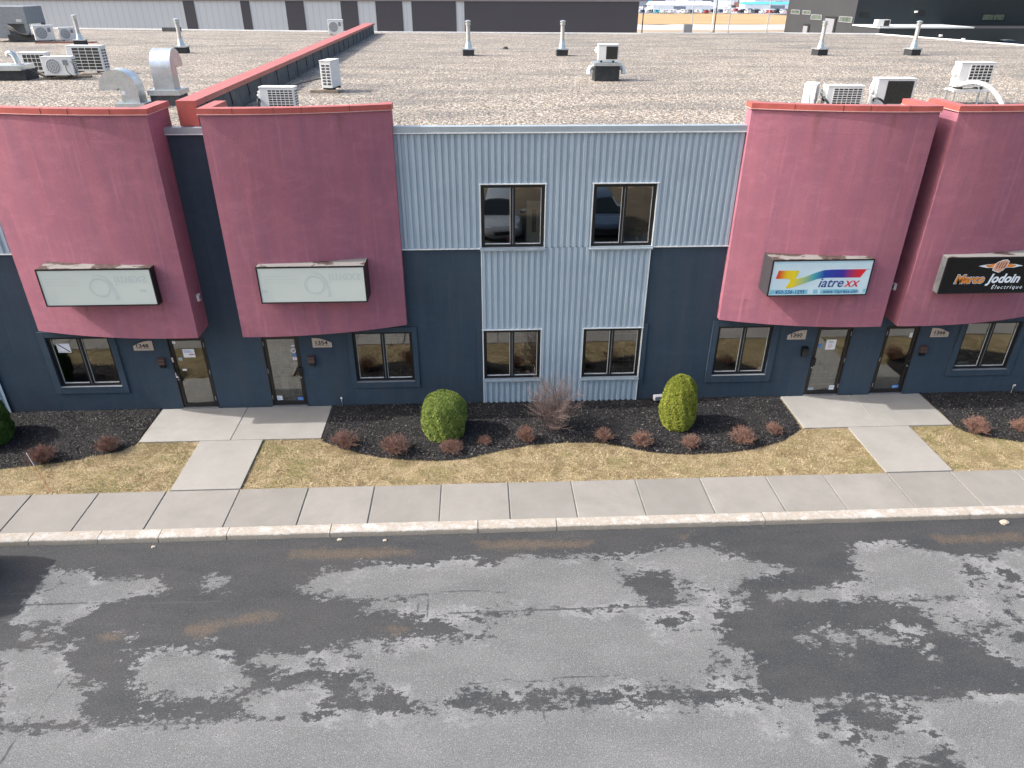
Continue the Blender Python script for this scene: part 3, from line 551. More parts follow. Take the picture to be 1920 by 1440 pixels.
# (x0, x1, z0, z1) of windows and doors
WIN = [(-11.10, -9.53, 0.76, 2.19), (-3.35, -1.81, 0.74, 2.19), (6.29, 7.77, 0.73, 2.19), (13.07, 14.62, 0.76, 2.20),
       (0.06, 1.57, 4.43, 5.95), (2.75, 4.25, 4.43, 5.95), (0.07, 1.55, 0.76, 2.19), (2.70, 4.22, 0.75, 2.19)]
DOOR = [(-8.10, -7.15, 0.02, 2.12), (-5.70, -4.76, 0.02, 2.12), (9.00, 9.97, 0.02, 2.12), (10.89, 11.82, 0.02, 2.12)]
def wall_sheet(mb, x0, x1, z0, z1, yf, yb, ops):
    X = sorted({x0, x1} | {v for o in ops for v in o[:2] if x0 < v < x1}); Z = sorted({z0, z1} | {v for o in ops for v in o[2:4] if z0 < v < z1})
    for i in range(len(X)-1):
        for k in range(len(Z)-1):
            cx, cz = (X[i]+X[i+1])/2, (Z[k]+Z[k+1])/2
            if any(o[0] < cx < o[1] and o[2] < cz < o[3] for o in ops): continue
            mb.quad((X[i], yf, Z[k]), (X[i+1], yf, Z[k]), (X[i+1], yf, Z[k+1]), (X[i], yf, Z[k+1]))
            if yb is not None: mb.quad((X[i+1], yb, Z[k]), (X[i], yb, Z[k]), (X[i], yb, Z[k+1]), (X[i+1], yb, Z[k+1]))
    if yb is not None:
        for o in ops:
            a, b, c, d = o[:4]
            mb.quad((a, yf, c), (a, yb, c), (b, yb, c), (b, yf, c)); mb.quad((a, yf, d), (b, yf, d), (b, yb, d), (a, yb, d))
            mb.quad((a, yf, c), (a, yf, d), (a, yb, d), (a, yb, c)); mb.quad((b, yf, c), (b, yb, c), (b, yb, d), (b, yf, d))
w = MB(); wall_sheet(w, BX0, BX1, -0.15, 7.12, 0.0, 0.22, WIN+DOOR)
w.box(BX1-0.2, BX1, 0.22, 27.4, -0.15, 7.1); w.box(BX0, BX0+0.2, 0.22, 47, -0.15, 7.1)
w.build('wall', 'blue', B, fixn=False)
# gravel roof following the slightly skewed rear edge
edge = [(BX1, 0.10), (BX1, 27.2), (29.2, 39.6), (22.8, 40.7), (11.9, 39.95), (-7.5, 41.8), (-24.2, 45.2), (BX0, 50), (BX0, 0.10)]
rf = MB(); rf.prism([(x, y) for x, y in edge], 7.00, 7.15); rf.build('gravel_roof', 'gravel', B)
bw = MB()
for (x0, y0), (x1, y1) in zip(edge[1:7], edge[2:8]):
    d = Vector((x1-x0, y1-y0)).normalized(); nrm = Vector((d.y, -d.x))
    bw.add([(x0, y0, -0.15), (x1, y1, -0.15), (x1, y1, 7.14), (x0, y0, 7.14)], [(0, 1, 2, 3)])
bw.build('rear_wall', 'blue', B)
ef = MB()
for (x0, y0), (x1, y1) in zip(edge[:7], edge[1:8]):
    d = Vector((x1-x0, y1-y0)); L = d.length; a = math.atan2(d.y, d.x)
    ef.box(0, L, -0.16, 0.0, 7.06, 7.21, Matrix.Translation((x0, y0, 0)) @ Matrix.Rotation(a, 4, 'Z'))
ef.build('roof_edge_strip', 'white_trim', B)
# interior
it = MB(); it.box(BX0+0.3, BX1-0.3, 0.25, 5.0, -0.1, 0.0); it.box(BX0+0.3, BX1-0.3, 0.25, 5.0, 3.55, 3.72); it.build('interior_floor', 'carpet', B)
it = MB(); it.box(BX0+0.3, BX1-0.3, 5.0, 5.1, 0, 6.9)
for x in (-12.2, -8.6, -6.45, -1.5, 2.2, 5.2, 8.6, 10.4, 15.4): it.box(x-0.05, x+0.05, 0.25, 5.0, 0.0, 3.54); 
for x in (-1.2, 2.2, 5.2): it.box(x-0.05, x+0.05, 0.25, 5.0, 3.73, 6.9)
it.build('interior_wall', 'beige', B)
# loose pebbles standing proud of the gravel near the street side
n = 80000; x = rng.uniform(-19, 20, n); y = 0.14+rng.uniform(0, 1, n)**1.7*22; q = rng.uniform(0.010, 0.026, n); a = rng.uniform(0, 6.28, n)
cc = np.stack([x, y, np.full(n, 7.148)], 1); e1 = np.stack([np.cos(a), np.sin(a), 0*a], 1)*q[:, None]; e2 = np.stack([-np.sin(a), np.cos(a), 0*a], 1)*(q*rng.uniform(0.6, 0.9, n))[:, None]
tp = cc+np.stack([0*a, 0*a, q*rng.uniform(0.5, 1.0, n)], 1)
V = np.concatenate([np.stack([cc+e1, cc+e2, tp], 1), np.stack([cc+e2, cc-e1, tp], 1), np.stack([cc-e1, cc-e2, tp], 1), np.stack([cc-e2, cc+e1, tp], 1)])
o = scatter('pebbles', V, None, np.tile(rng.random(n), 4), 'pebble'); tag(o, 'loose pebbles of the gravel roof', 'gravel', None, 'stuff')

# corrugated cladding : pitch 0.152, ribs proud
def corr(mb, x0, x1, z0, z1, ops=(), yb=-0.012, yf=-0.052, pitch=0.1525):
    xs_ = [x0]; ys_ = [yf]; x = x0+0.02
    prof = [(0.0, yf), (0.066, yf), (0.080, yb), (0.1385, yb), (0.1525, yf)]
    pts = [(x0, yf)]
    k = 0
    while x0+k*pitch < x1:
        for dx, yy in prof[1:]:
            X_ = x0+k*pitch+dx
            if X_ < x1: pts.append((X_, yy))
        k += 1
    pts.append((x1, pts[-1][1]))
    cuts = sorted({v for o in ops for v in o[:2]})
    full = []
    for (a, ya), (b, yb_) in zip(pts[:-1], pts[1:]):
        full.append((a, ya))
        for c in cuts:
            if a < c < b: full.append((c, ya+(yb_-ya)*(c-a)/(b-a)))
    full.append(pts[-1])
    Z = sorted({z0, z1} | {v for o in ops for v in o[2:4] if z0 < v < z1})
    for (a, ya), (b, yb_) in zip(full[:-1], full[1:]):
        if b-a < 1e-6: continue
        for za, zb in zip(Z[:-1], Z[1:]):
            cx, cz = (a+b)/2, (za+zb)/2
            if any(o[0] < cx < o[1] and o[2] < cz < o[3] for o in ops): continue
            mb.quad((a, ya, za), (b, yb_, za), (b, yb_, zb), (a, ya, zb))
for off in (-16.85, 0, 16.85):
    ops = [(a-0.03, b+0.03, c-0.02, d+0.02) for a, b, c, d in WIN[4:]] if off == 0 else []
    m = MB()
    if off == 0:
        corr(m, -1.97, 6.26, 4.42, 7.13, ops); corr(m, 0.055, 4.235, 0.0, 4.418, ops)
    else:
        x0, x1 = (-19.2, -11.03) if off < 0 else (14.6, 23.0)
        corr(m, x0, x1, 4.42, 7.13); corr(m, 0.055+off, 4.235+off, 0.0, 4.418)
    m.build('corrugated_cladding', 'corr', B, fixn=False)
    t = MB()
    if off == 0:
        for a, b in ((-1.97, 0.03), (4.26, 6.26)): t.box(a, b, -0.060, -0.002, 4.392, 4.417)
        for x in (0.043, 4.247): t.box(x-0.012, x+0.010, -0.058, -0.002, 0.0, 4.39)
        t.box(0.055, 4.235, -0.060, -0.002, -0.03, -0.002)
        for a, b, c, d in WIN[4:]:
            t.box(a-0.05, b+0.05, -0.068, -0.002, d+0.012, d+0.036)
            t.box(a-0.034, a-0.012, -0.060, -0.002, c-0.03, d+0.012); t.box(b+0.012, b+0.034, -0.060, -0.002, c-0.03, d+0.012)
    else:
        t.box(x0, x1, -0.060, -0.002, 4.392, 4.417)
    t.build('cladding_trim', 'white_trim', B)
fl = MB(); lp = MB()
for a, b in ((-19.1, -11.05), (-6.95, -5.87), (-1.97, 6.28), (10.25, 10.62), (14.62, 23.0)):
    fl = MB(); fl.box(a, b, -0.085, 0.12, 7.13, 7.27); fl = fl.build('roof_flashing', 'flash', B)
    lp = MB(); lp.box(a, b, -0.097, -0.086, 7.122, 7.142); lp.build('lip', 'white_trim', fl)
for a, b in ((BX0, -19.12), (23.02, BX1)): fl = MB(); fl.box(a, b, -0.05, 0.10, 7.12, 7.26); fl.build('roof_flashing', 'flash', B)

# curved red bays
def arcY(s): return -(0.77+0.05*s-0.0494*s*s)
def bay(xd, xt):
    """xd deep end, xt thin end"""
    sg = 1 if xt > xd else -1; Ln = abs(xt-xd); n = 28
    front = [(xd+sg*Ln*i/n, arcY(3.97*i/n)) for i in range(n+1)]
    body = MB(); poly = front+[(xt, 0.02), (xd, 0.02)]
    if sg < 0: poly = poly[::-1]
    body.prism(poly, 2.46, 7.16)
    # hollow parapet on top
    t = 0.2
    Ypd, Ypt = 0.42, 0.12
    def wallstrip(mb, z0, z1, grow=0.0):
        # one quad per station, outer and inner matched
        fo = [(x, y-grow) for x, y in front]; O = [(xd-sg*grow, Ypd+grow), (xd-sg*grow, fo[0][1])]+[(x, y) for x, y in fo[1:-1]]+[(xt+sg*grow, fo[-1][1]), (xt+sg*grow, Ypt+grow)]
        tt = t+grow
        I = [(xd+sg*tt, Ypd+grow), (xd+sg*tt, front[0][1]+tt)]+[(min(max(x, min(xd, xt)+tt), max(xd, xt)-tt), y+tt) for x, y in front[1:-1]]+[(xt-sg*tt, front[-1][1]+tt), (xt-sg*tt, Ypt+grow)]
        n_ = len(O); vs = [(x, y, z) for z in (z0, z1) for x, y in O]+[(x, y, z) for z in (z0, z1) for x, y in I]
        fs = []
        for i in range(n_-1):
            fs += [(i, i+1, n_+i+1, n_+i), (2*n_+i+1, 2*n_+i, 3*n_+i, 3*n_+i+1), (n_+i, n_+i+1, 3*n_+i+1, 3*n_+i), (i+1, i, 2*n_+i, 2*n_+i+1)]
        fs += [(0, n_, 3*n_, 2*n_), (n_-1, 3*n_-1, 4*n_-1, 2*n_-1)]
        mb.add(vs, fs)
    wallstrip(body, 7.161, 7.66)
    b = body.build('red_bay', 'red', B)
    c = MB(); wallstrip(c, 7.655, 7.77, 0.028); c.build('coping', 'cap', b)
    l = MB(); wallstrip(l, 7.643, 7.657, 0.038); l.build('coping_lip', 'caplip', b)
    for f in (0.18, 0.42, 0.55, 0.82):
        i = int(f*n); x, y = front[i]; jn = MB(); jn.box(x-0.008, x+0.008, y-0.032, y+0.1, 7.658, 7.772); jn.build('coping_joint', 'capdark', b)
    return b
bay(-6.95, -11.08); bay(-5.87, -1.90); bay(10.22, 6.20); bay(10.65, 14.65)

# party parapet crossing the roof
pp = MB()
def party(mb, x0, x1, fx0, fx1, z0, z1, y0=0.14, y1=40.2):
    mb.add([(x0, y0, z0), (x1, y0, z0), (x1, y0, z1), (x0, y0, z1), (fx0, y1, z0), (fx1, y1, z0), (fx1, y1, z1), (fx0, y1, z1)],
           [(0, 1, 2, 3), (5, 4, 7, 6), (1, 5, 6, 2), (4, 0, 3, 7), (3, 2, 6, 7), (0, 4, 5, 1)])
party(pp, -6.60, -6.25, -7.78, -7.22, 7.0, 7.70); q = pp.build('party_parapet', 'memb_grey', B)
cp = MB(); party(cp, -6.64, -6.21, -7.84, -7.16, 7.69, 7.81, 0.10, 40.3); cp.box(-6.635, -6.215, 0.098, 0.135, 7.28, 7.69); cp.build('coping', 'cap', q)
rs_ = random.Random(5)
for k in range(22):
    y = 1.0+k*1.8+rs_.uniform(-0.2, 0.2); xx = -6.25-(0.97)*(y-0.14)/40.1
    sm = MB(); sm.tube([(xx+0.005, y, 7.16), (xx+0.012, y+rs_.uniform(-0.1, 0.1), 7.4), (xx+0.008, y-0.05, 7.68)], 0.014, 4)
    sm.build('membrane_seam', 'rubber', q)
# window units
RECT = []
def bowed(x0, x1, z0, z1, y, sag=0.0012, nx=14, nz=14):
    m = MB(); vs = []
    for k in range(nz+1):
        for i in range(nx+1):
            u, v = i/nx, k/nz; f = (1-(2*u-1)**2)**0.75*(1-(2*v-1)**2)**0.75 if 0 < u < 1 and 0 < v < 1 else 0
            vs.append((x0+(x1-x0)*u, y+sag*f, z0+(z1-z0)*v))
    m.add(vs, [(k*(nx+1)+i, k*(nx+1)+i+1, (k+1)*(nx+1)+i+1, (k+1)*(nx+1)+i) for k in range(nz) for i in range(nx)])
    return m
def window(x0, x1, z0, z1, yf, trim=None, grid=None, cols=2):
    fr = MB(); t = 0.072; yb = yf+0.09
    fr.box(x0+0.003, x0+t, yf, yb, z0+0.003, z1-0.003); fr.box(x1-t, x1-0.003, yf, yb, z0+0.003, z1-0.003)
    fr.box(x0+t, x1-t, yf, yb, z1-t, z1-0.003); fr.box(x0+t, x1-t, yf, yb, z0+0.003, z0+0.065)
    xm = (x0+x1)/2; fr.box(xm-0.056, xm+0.056, yf-0.004, yb, z0+0.065, z1-t)
    f = fr.build('window', 'black', B, bevel=0.006)
    gi = MB(); gi.box(xm-0.006, xm+0.006, yf-0.010, yf-0.005, z0+0.07, z1-t-0.01); gi.build('mullion_groove', 'grey', f)
    panes = [(x0+t, xm-0.056), (xm+0.056, x1-t)]
    for a, b in panes:
        bowed(a, b, z0+0.065, z1-t, yf+0.05).build('pane', 'glass', f, smooth=True, fixn=False)
    sp = MB()
    for a, b in panes:
        sp.box(a, b, yf+0.030, yf+0.046, z0+0.066, z0+0.082)
        if (a+b)/2 < 0: sp.box(a, a+0.011, yf+0.034, yf+0.046, z0+0.083, z1-t)
        else: sp.box(b-0.011, b, yf+0.034, yf+0.046, z0+0.083, z1-t)
    sp.build('inner_sash', 'white', f)
    s = MB()
    if trim:
        a, b, c, d = x0-trim, x1+trim, z0-trim-0.05, z1+trim
        s.box(a, x0-0.002, -0.045, -0.001, c, d); s.box(x1+0.002, b, -0.045, -0.001, c, d)
        s.box(x0-0.002, x1+0.002, -0.045, -0.001, z1+0.002, d); s.box(x0-0.002, x1+0.002, -0.045, -0.001, c, z0-0.014)
        s.build('trim', 'blue', f, bevel=0.008)
        l = MB(); l.box(x0-0.01, x1+0.01, -0.058, 0.02, z0-0.012, z0+0.001); l.build('sill', 'grey', f)
    else:
        l = MB(); l.box(x0-0.05, x1+0.04, -0.115, 0.0, z0-0.045, z0-0.032); l.box(x0-0.05, x1+0.04, -0.075, -0.005, z0-0.032, z0+0.0); l.box(x0-0.05, x1+0.04, -0.118, -0.105, z0-0.066, z0-0.045)
        l.build('sill', 'flash', f)
    if grid is not None:
        a, b = panes[grid]; gm = MB(); step = 0.165
        k = 1
        while a+k*step < b-0.02: gm.box(a+k*step-0.003, a+k*step+0.003, yf+0.115, yf+0.121, z0+0.08, z1-t); k += 1
        k = 1
        while z0+0.02+k*0.2 < z1-t: gm.box(a, b, yf+0.113, yf+0.119, z0+0.02+k*0.2-0.003, z0+0.02+k*0.2+0.003); k += 1
        gm.build('security_grid', 'plaque', f)
    return f
w1 = window(*WIN[0], 0.02, 0.16); w2 = window(*WIN[1], 0.02, 0.14, 1); w3 = window(*WIN[2], 0.02, 0.17); w4 = window(*WIN[3], 0.02, 0.15)
w5 = window(*WIN[4], -0.01); w6 = window(*WIN[5], -0.01); w7 = window(*WIN[6], -0.01, None, 1); w8 = window(*WIN[7], -0.01, None, 1)
for a, b in ((-0.11, 0.028), (4.262, 4.39)): tb = MB(); tb.box(a, b, -0.045, -0.001, 0.52, 2.32); tb.build('wall_trim', 'blue', B, bevel=0.008)
# paper in the far left window
pm = MB(); pm.box(-10.93, -10.60, 0.058, 0.060, 1.72, 1.98); pap = pm.build('paper_notice', 'paper', w1)
pm = MB(); pm.add([(-10.91, 0.056, 1.96), (-10.88, 0.056, 1.97), (-10.62, 0.056, 1.75), (-10.65, 0.056, 1.74)], [(0, 1, 2, 3)]); pm.box(-10.90, -10.64, 0.056, 0.057, 1.745, 1.752); pm.build('ink_stroke', 'ink', w1)

def door(x0, x1, z0, z1, hinge_left, handle='lever', grid=False, mat='bronze'):
    fr = MB(); t = 0.10; yf = 0.01; yb = 0.09
    fr.box(x0, x0+0.03, -0.012, yb, z0, z1); fr.box(x1-0.03, x1, -0.012, yb, z0, z1); fr.box(x0+0.03, x1-0.03, -0.012, yb, z1-0.03, z1)
    a, b = x0+0.036, x1-0.036
    fr.box(a, a+t-0.03, yf, yb, z0+0.03, z1-0.036); fr.box(b-t+0.03, b, yf, yb, z0+0.03, z1-0.036)
    fr.box(a+t-0.03, b-t+0.03, yf, yb, z0+0.03, z0+0.12); fr.box(a+t-0.03, b-t+0.03, yf, yb, z1-0.10, z1-0.036)
    f = fr.build('door', mat, B, bevel=0.005)
    pa, pb_ = a+t-0.03, b-t+0.03
    bowed(pa, pb_, z0+0.12, z1-0.10, 0.045, 0.0006, 8, 12).build('pane', 'glass', f, smooth=True, fixn=False)
    th = MB(); th.box(x0, x1, -0.045, 0.10, z0-0.025, z0+0.025); th.build('threshold', 'hingem', f)
    hx = b-0.03 if hinge_left else a+0.03; hm = MB()
    if handle == 'plate':
        hm.box(hx-0.055, hx+0.055, -0.045, 0.01, 0.98, 1.20); hm.tube([(hx, -0.04, 1.16), (hx, -0.085, 1.14), (hx, -0.085, 1.02), (hx, -0.04, 1.0)], 0.012, 8)
    else:
        hm.box(hx-0.03, hx+0.03, -0.02, 0.01, 1.0, 1.18); hm.tube([(hx, -0.01, 1.1), (hx, -0.06, 1.1), (hx-(0.11 if hinge_left else -0.11), -0.065, 1.1)], 0.011, 8)
    hm.build('handle', 'black', f)
    lk = MB(); lk.cyl((hx, -0.022, 0.90), (hx, 0.01, 0.90), 0.022, n=14); lk.build('lock', 'hingem', f)
    hg = MB(); gx = a if hinge_left else b
    for z in (0.25, 1.05, 1.85): hg.cyl((gx, -0.012, z), (gx, -0.012, z+0.12), 0.010, n=8)
    hg.build('hinge', 'hingem', f)
    if grid:
        gm = MB(); k = 1
        while pa+k*0.155 < pb_-0.02: gm.box(pa+k*0.155-0.003, pa+k*0.155+0.003, 0.105, 0.111, z0+0.12, z1-0.1); k += 1
        k = 1
        while z0+0.1+k*0.19 < z1-0.1: gm.box(pa, pb_, 0.104, 0.110, z0+0.1+k*0.19-0.003, z0+0.1+k*0.19+0.003); k += 1
        gm.build('security_grid', 'plaque', f)
    return f, pa, pb_
def sticker(f, x, z, w_, h_, mat, name='sticker', y=0.040):
    m = MB(); m.box(x, x+w_, y, y+0.002, z, z+h_); return m.build(name, mat, f)
def lines(f, x, z, w_, n, dz, mat, y=0.037, hh=0.008):
    m = MB()
    for i in range(n): m.box(x, x+w_*(0.75+0.25*((i*7) % 3)/2), y, y+0.001, z-i*dz, z-i*dz+hh)
    return m.build('print_lines', mat, f)
d1, a, b = door(*DOOR[0], False)
sticker(d1, -7.78, 1.53, 0.30, 0.24, 'paper'); lines(d1, -7.75, 1.73, 0.22, 3, 0.03, 'blueink'); sticker(d1, -7.63, 1.60, 0.14, 0.025, 'redink', 'print_bar', 0.036)
sticker(d1, -7.93, 1.44, 0.10, 0.09, 'flash'); sticker(d1, -7.90, 1.14, 0.11, 0.05, 'paper'); sticker(d1, -8.08, 0.96, 0.055, 0.15, 'white', 'intercom', -0.02); sticker(d1, -8.085, 1.42, 0.045, 0.14, 'plaque', 'card_reader', -0.02)
m = MB(); m.cyl((-7.95, 0.036, 1.97), (-7.95, 0.042, 1.97), 0.05, n=20); m.build('round_sticker', 'white', d1)
d2, a, b = door(*DOOR[1], True, 'plate', True)
sticker(d2, -4.98, 1.80, 0.10, 0.04, 'paper'); sticker(d2, -4.97, 1.50, 0.11, 0.09, 'blueink'); sticker(d2, -4.98, 1.40, 0.12, 0.07, 'paper'); sticker(d2, -4.95, 1.425, 0.03, 0.025, 'redink', 'print_bar', 0.036)
m = MB(); m.add([(-5.02, 0.04, 1.67), (-4.93, 0.04, 1.59), (-4.84, 0.04, 1.67), (-4.93, 0.04, 1.75), (-4.99, 0.04, 1.67), (-4.93, 0.04, 1.62), (-4.87, 0.04, 1.67), (-4.93, 0.04, 1.72)], [(0, 1, 5, 4), (1, 2, 6, 5), (2, 3, 7, 6), (3, 0, 4, 7)]); m.build('diamond_sticker', 'paper', d2)
sticker(d2, -5.57, 0.19, 0.14, 0.13, 'paper'); lines(d2, -5.55, 0.28, 0.09, 3, 0.03, 'blueink'); sticker(d2, -5.02, 0.17, 0.18, 0.10, 'blueink')
d3, a, b = door(*DOOR[2], False, 'plate', True)
sticker(d3, 9.34, 1.42, 0.27, 0.30, 'paper'); lines(d3, 9.40, 1.66, 0.16, 2, 0.03, 'ink'); lines(d3, 9.40, 1.58, 0.14, 4, 0.035, 'redink'); sticker(d3, 9.13, 1.48, 0.10, 0.12, 'blueink'); sticker(d3, 9.72, 0.16, 0.15, 0.14, 'paper'); lines(d3, 9.74, 0.26, 0.10, 2, 0.03, 'blueink'); sticker(d3, 9.12, 0.16, 0.16, 0.08, 'flash')
d4, a, b = door(*DOOR[3], True)
sticker(d4, 11.53, 0.17, 0.20, 0.10, 'blueink'); lines(d4, 11.55, 0.22, 0.12, 1, 0.03, 'paper'); sticker(d4, 11.60, 1.74, 0.08, 0.14, 'paper')
# small fittings seen through the glass
f = MB(); f.box(1.16, 1.50, 0.14, 0.17, 3.75, 5.52); o = f.build('interior_door', 'white', B); g_ = MB(); g_.box(1.29, 1.40, 0.136, 0.139, 4.75, 5.32); g_.build('vision_slot', 'wood', o)
f = MB(); f.box(-5.55, -5.35, 0.5, 0.9, 0.0, 0.72); f.build('interior_shelf', 'white', B)

# ---------------------------------------------------------------- light box signs
def peel_mat(name, brown_bias):
    m, nt, b = nmat(name); v = coords(nt, (1, 1, 1))
    n = noise(nt, coords(nt, (1.0, 1.6, 1)), 1.25, 5, 0.55, 0.5)
    col = ramp(nt, n, [(brown_bias-0.012, (0.25, 0.24, 0.225)), (brown_bias+0.012, (0.065, 0.040, 0.030))])
    col = mix(nt, ramp(nt, noise(nt, v, 14, 5, 0.7), [(0.50, 0), (0.66, 0.6)]), col, (0.17, 0.165, 0.16))
    nt.links.new(col, b.inputs['Base Color']); b.inputs['Roughness'].default_value = 0.7; return m
MAT['peel'] = peel_mat('peeling painted sheet', 0.47)
MAT['peel2'] = peel_mat('peeling painted sheet light', 0.54)
MAT['signwhite'] = simple('milky acrylic', (0.62, 0.68, 0.63), 0.3, 0, 0.03, 0.7)
MAT['signghost'] = simple('faded print', (0.47, 0.54, 0.51), 0.35, 0, 0.03, 2)
MAT['signside'] = simple('dark grey sign side', (0.042, 0.046, 0.052), 0.5)
MAT['signghost2'] = simple('faint faded print', (0.545, 0.60, 0.57), 0.35, 0, 0.03, 2)
MAT['signcyan'] = simple('pale cyan acrylic', (0.60, 0.76, 0.83), 0.3, 0, 0.04, 3)
MAT['signsky'] = simple('cyan print', (0.22, 0.55, 0.68), 0.35, 0, 0.15, 5)
MAT['signnavy'] = simple('navy print', (0.025, 0.05, 0.22), 0.35)
MAT['signred'] = simple('red print', (0.60, 0.03, 0.06), 0.35)
MAT['signblack'] = simple('black acrylic', (0.006, 0.007, 0.008), 0.25)
MAT['signorange'] = simple('orange print', (0.68, 0.24, 0.04), 0.35, 0, 0.2, 12)
MAT['signbrown'] = simple('dark brown print', (0.10, 0.03, 0.01), 0.4)
MAT['signlight'] = simple('white print', (0.72, 0.80, 0.88), 0.35)
MAT['signskin'] = simple('tan print', (0.62, 0.34, 0.24), 0.4, 0, 0.15, 20)
def swoosh_mat():
    m, nt, b = nmat('rainbow print'); tc = nt.nodes.new('ShaderNodeTexCoord'); sp = nt.nodes.new('ShaderNodeSeparateXYZ'); nt.links.new(tc.outputs['Object'], sp.inputs[0])
    f = math_(nt, 'DIVIDE', sp.outputs[0], 2.4)
    col = ramp(nt, f, [(0.03, (0.68, 0.03, 0.02)), (0.09, (0.68, 0.08, 0.02)), (0.17, (0.75, 0.55, 0.02)), (0.24, (0.78, 0.62, 0.02)), (0.33, (0.42, 0.52, 0.18)), (0.45, (0.06, 0.35, 0.42)), (0.55, (0.015, 0.06, 0.36)), (0.74, (0.04, 0.03, 0.30)), (0.84, (0.40, 0.03, 0.10)), (0.92, (0.68, 0.02, 0.03))])
    nt.links.new(col, b.inputs['Base Color']); b.inputs['Roughness'].default_value = 0.35; return m
MAT['swoosh'] = swoosh_mat()
SY = -1.02
def lightbox(x0, x1, z0, z1, face, side, top, label, depth=0.72):
    e = empty('lightbox_sign', (x0, SY, z0), 0, label, 'sign', None); W, H = x1-x0, z1-z0
    c = MB(); c.box(0, W, 0.03, depth, 0, H-0.012); c.build('cabinet', side, e)
    t = MB(); t.box(0.006, W-0.006, 0.036, depth, H-0.0115, H+0.004); t.build('lid', top, e)
    r = MB(); k = 0.028
    r.box(0, W, 0, 0.029, 0, k); r.box(0, W, 0, 0.029, H-k, H); r.box(0, k, 0, 0.029, k, H-k); r.box(W-k, W, 0, 0.029, k, H-k); r.build('bezel', 'black', e)
    f = MB(); f.box(k, W-k, 0.010, 0.027, k, H-k); f = f.build('face', face, e)
    return e, f, W, H
def ghost(f, W, H, mir):
    # the lettering of an earlier tenant showing faintly through the panel
    text('imexs', 0.34, 'signghost2', f, 'faded_lettering', (W*0.655, 0.0085, H*0.80), bold=0.004, sx=0.95, flipz=True, ext=0.0005)
    r = MB(); n = 40; cx, cz = W*0.52, H*0.50
    def ring(r0, r1, y):
        vs = []; fs = []
        for i in range(n):
            a = 2*math.pi*i/n; vs += [(cx+r0*1.05*math.cos(a), y, cz+r0*math.sin(a)), (cx+r1*1.05*math.cos(a), y, cz+r1*math.sin(a))]
        for i in range(n): j = (i+1) % n; fs.append((2*i, 2*i+1, 2*j+1, 2*j))
        r.add(vs, fs)
    ring(0.19, 0.235, 0.0085)
    pts = [(cx-0.10, cz+0.28), (cx+0.03, cz+0.30), (cx+0.18, cz+0.24), (cx+0.28, cz+0.08), (cx+0.32, cz-0.12), (cx+0.33, cz-0.30)]
    vs = []; 
    for i, (x, z) in enumerate(pts): w_ = 0.010+0.006*i; vs += [(x-w_, 0.0088, z-w_*0.6), (x+w_, 0.0088, z+w_*0.6)]
    r.add(vs, [(2*i, 2*i+1, 2*i+3, 2*i+2) for i in range(len(pts)-1)])
    r.build('faded_emblem', 'signghost2', f)
    d = MB(); vs = [(cx, 0.009, cz)]
    for i in range(n): a = 2*math.pi*i/n; vs.append((cx+0.195*math.cos(a), 0.009, cz+0.185*math.sin(a)))
    m = MB()
    for k, (w_, off) in enumerate(((0.60, 0.0), (0.74, -0.01), (0.70, 0.0))):
        x = W*0.06
        while x < W*0.06+w_:
            L = 0.03+0.05*((k*7+int(x*50)) % 5)/5; m.box(x, x+L, 0.0085, 0.009, H*(0.74-0.085*k), H*(0.74-0.085*k)+0.014); x += L+0.012
    m.build('faded_small_print', 'signghost2', f)
e, f, W, H = lightbox(-10.16, -7.58, 3.44, 4.35, 'signwhite', 'black', 'peel', 'blank milky white lightbox sign nearest the left edge of the picture'); ghost(f, W, H, 0)
m = MB(); m.box(W-0.36, W-0.20, 0.0085, 0.009, 0.34, 0.40); m.build('faded_bar', 'signghost2', f)
e, f, W, H = lightbox(-5.19, -2.69, 3.44, 4.34, 'signwhite', 'black', 'peel2', 'blank milky white lightbox sign on the bay beside the corrugated wall'); ghost(f, W, H, 0)
m = MB(); m.box(0.05, 0.19, 0.0085, 0.009, 0.26, 0.34); m.build('faded_bar', 'signghost2', f)
e, f, W, H = lightbox(6.99, 9.47, 3.43, 4.35, 'signcyan', 'signside', 'peel', 'pale blue lightbox sign with a rainbow swoosh and the word iatrexx')
sw_ = MB(); px = lambda u, v: (0.03+u*(W-0.06), 0.03+(1-v)*(H-0.06))
poly = [(0.062, 0.27), (0.255, 0.27), (0.275, 0.30), (0.245, 0.52), (0.33, 0.47), (0.42, 0.36), (0.52, 0.27), (0.60, 0.255), (0.955, 0.255), (0.905, 0.50), (0.55, 0.495), (0.47, 0.53), (0.36, 0.64), (0.25, 0.76), (0.20, 0.795), (0.165, 0.79), (0.168, 0.75), (0.195, 0.60), (0.19, 0.53), (0.165, 0.51), (0.045, 0.51)]
sw_.prism_xz([px(u, v) for u, v in poly][::-1], 0.0075, 0.0095); sw_.build('swoosh', 'swoosh', f)
text('iatre', 0.335, 'signnavy', f, 'lettering', (W*0.488, 0.0088, H*0.245), shear=0.25, bold=0.004, sx=1.0, ext=0.001)
text('xx', 0.335, 'signred', f, 'lettering', (W*0.755, 0.0088, H*0.245), shear=0.25, bold=0.004, sx=1.0, ext=0.001)
br = MB()
for a, b in ((0.02, 0.40), (0.455, 0.50), (0.53, 0.90), (0.955, 0.985)): br.box(W*a, W*b, 0.0082, 0.0095, 0.055, 0.165)
br.build('cyan_band', 'signsky', f)
text('450-536-1295', 0.13, 'signnavy', f, 'phone_number', (W*0.075, 0.0075, 0.065), shear=0.1, bold=0.0015, ext=0.0005)
text('www.Viatrexx.com', 0.13, 'signnavy', f, 'web_address', (W*0.555, 0.0075, 0.065), shear=0.25, bold=0.001, sx=0.87, ext=0.0005)
dm = MB()
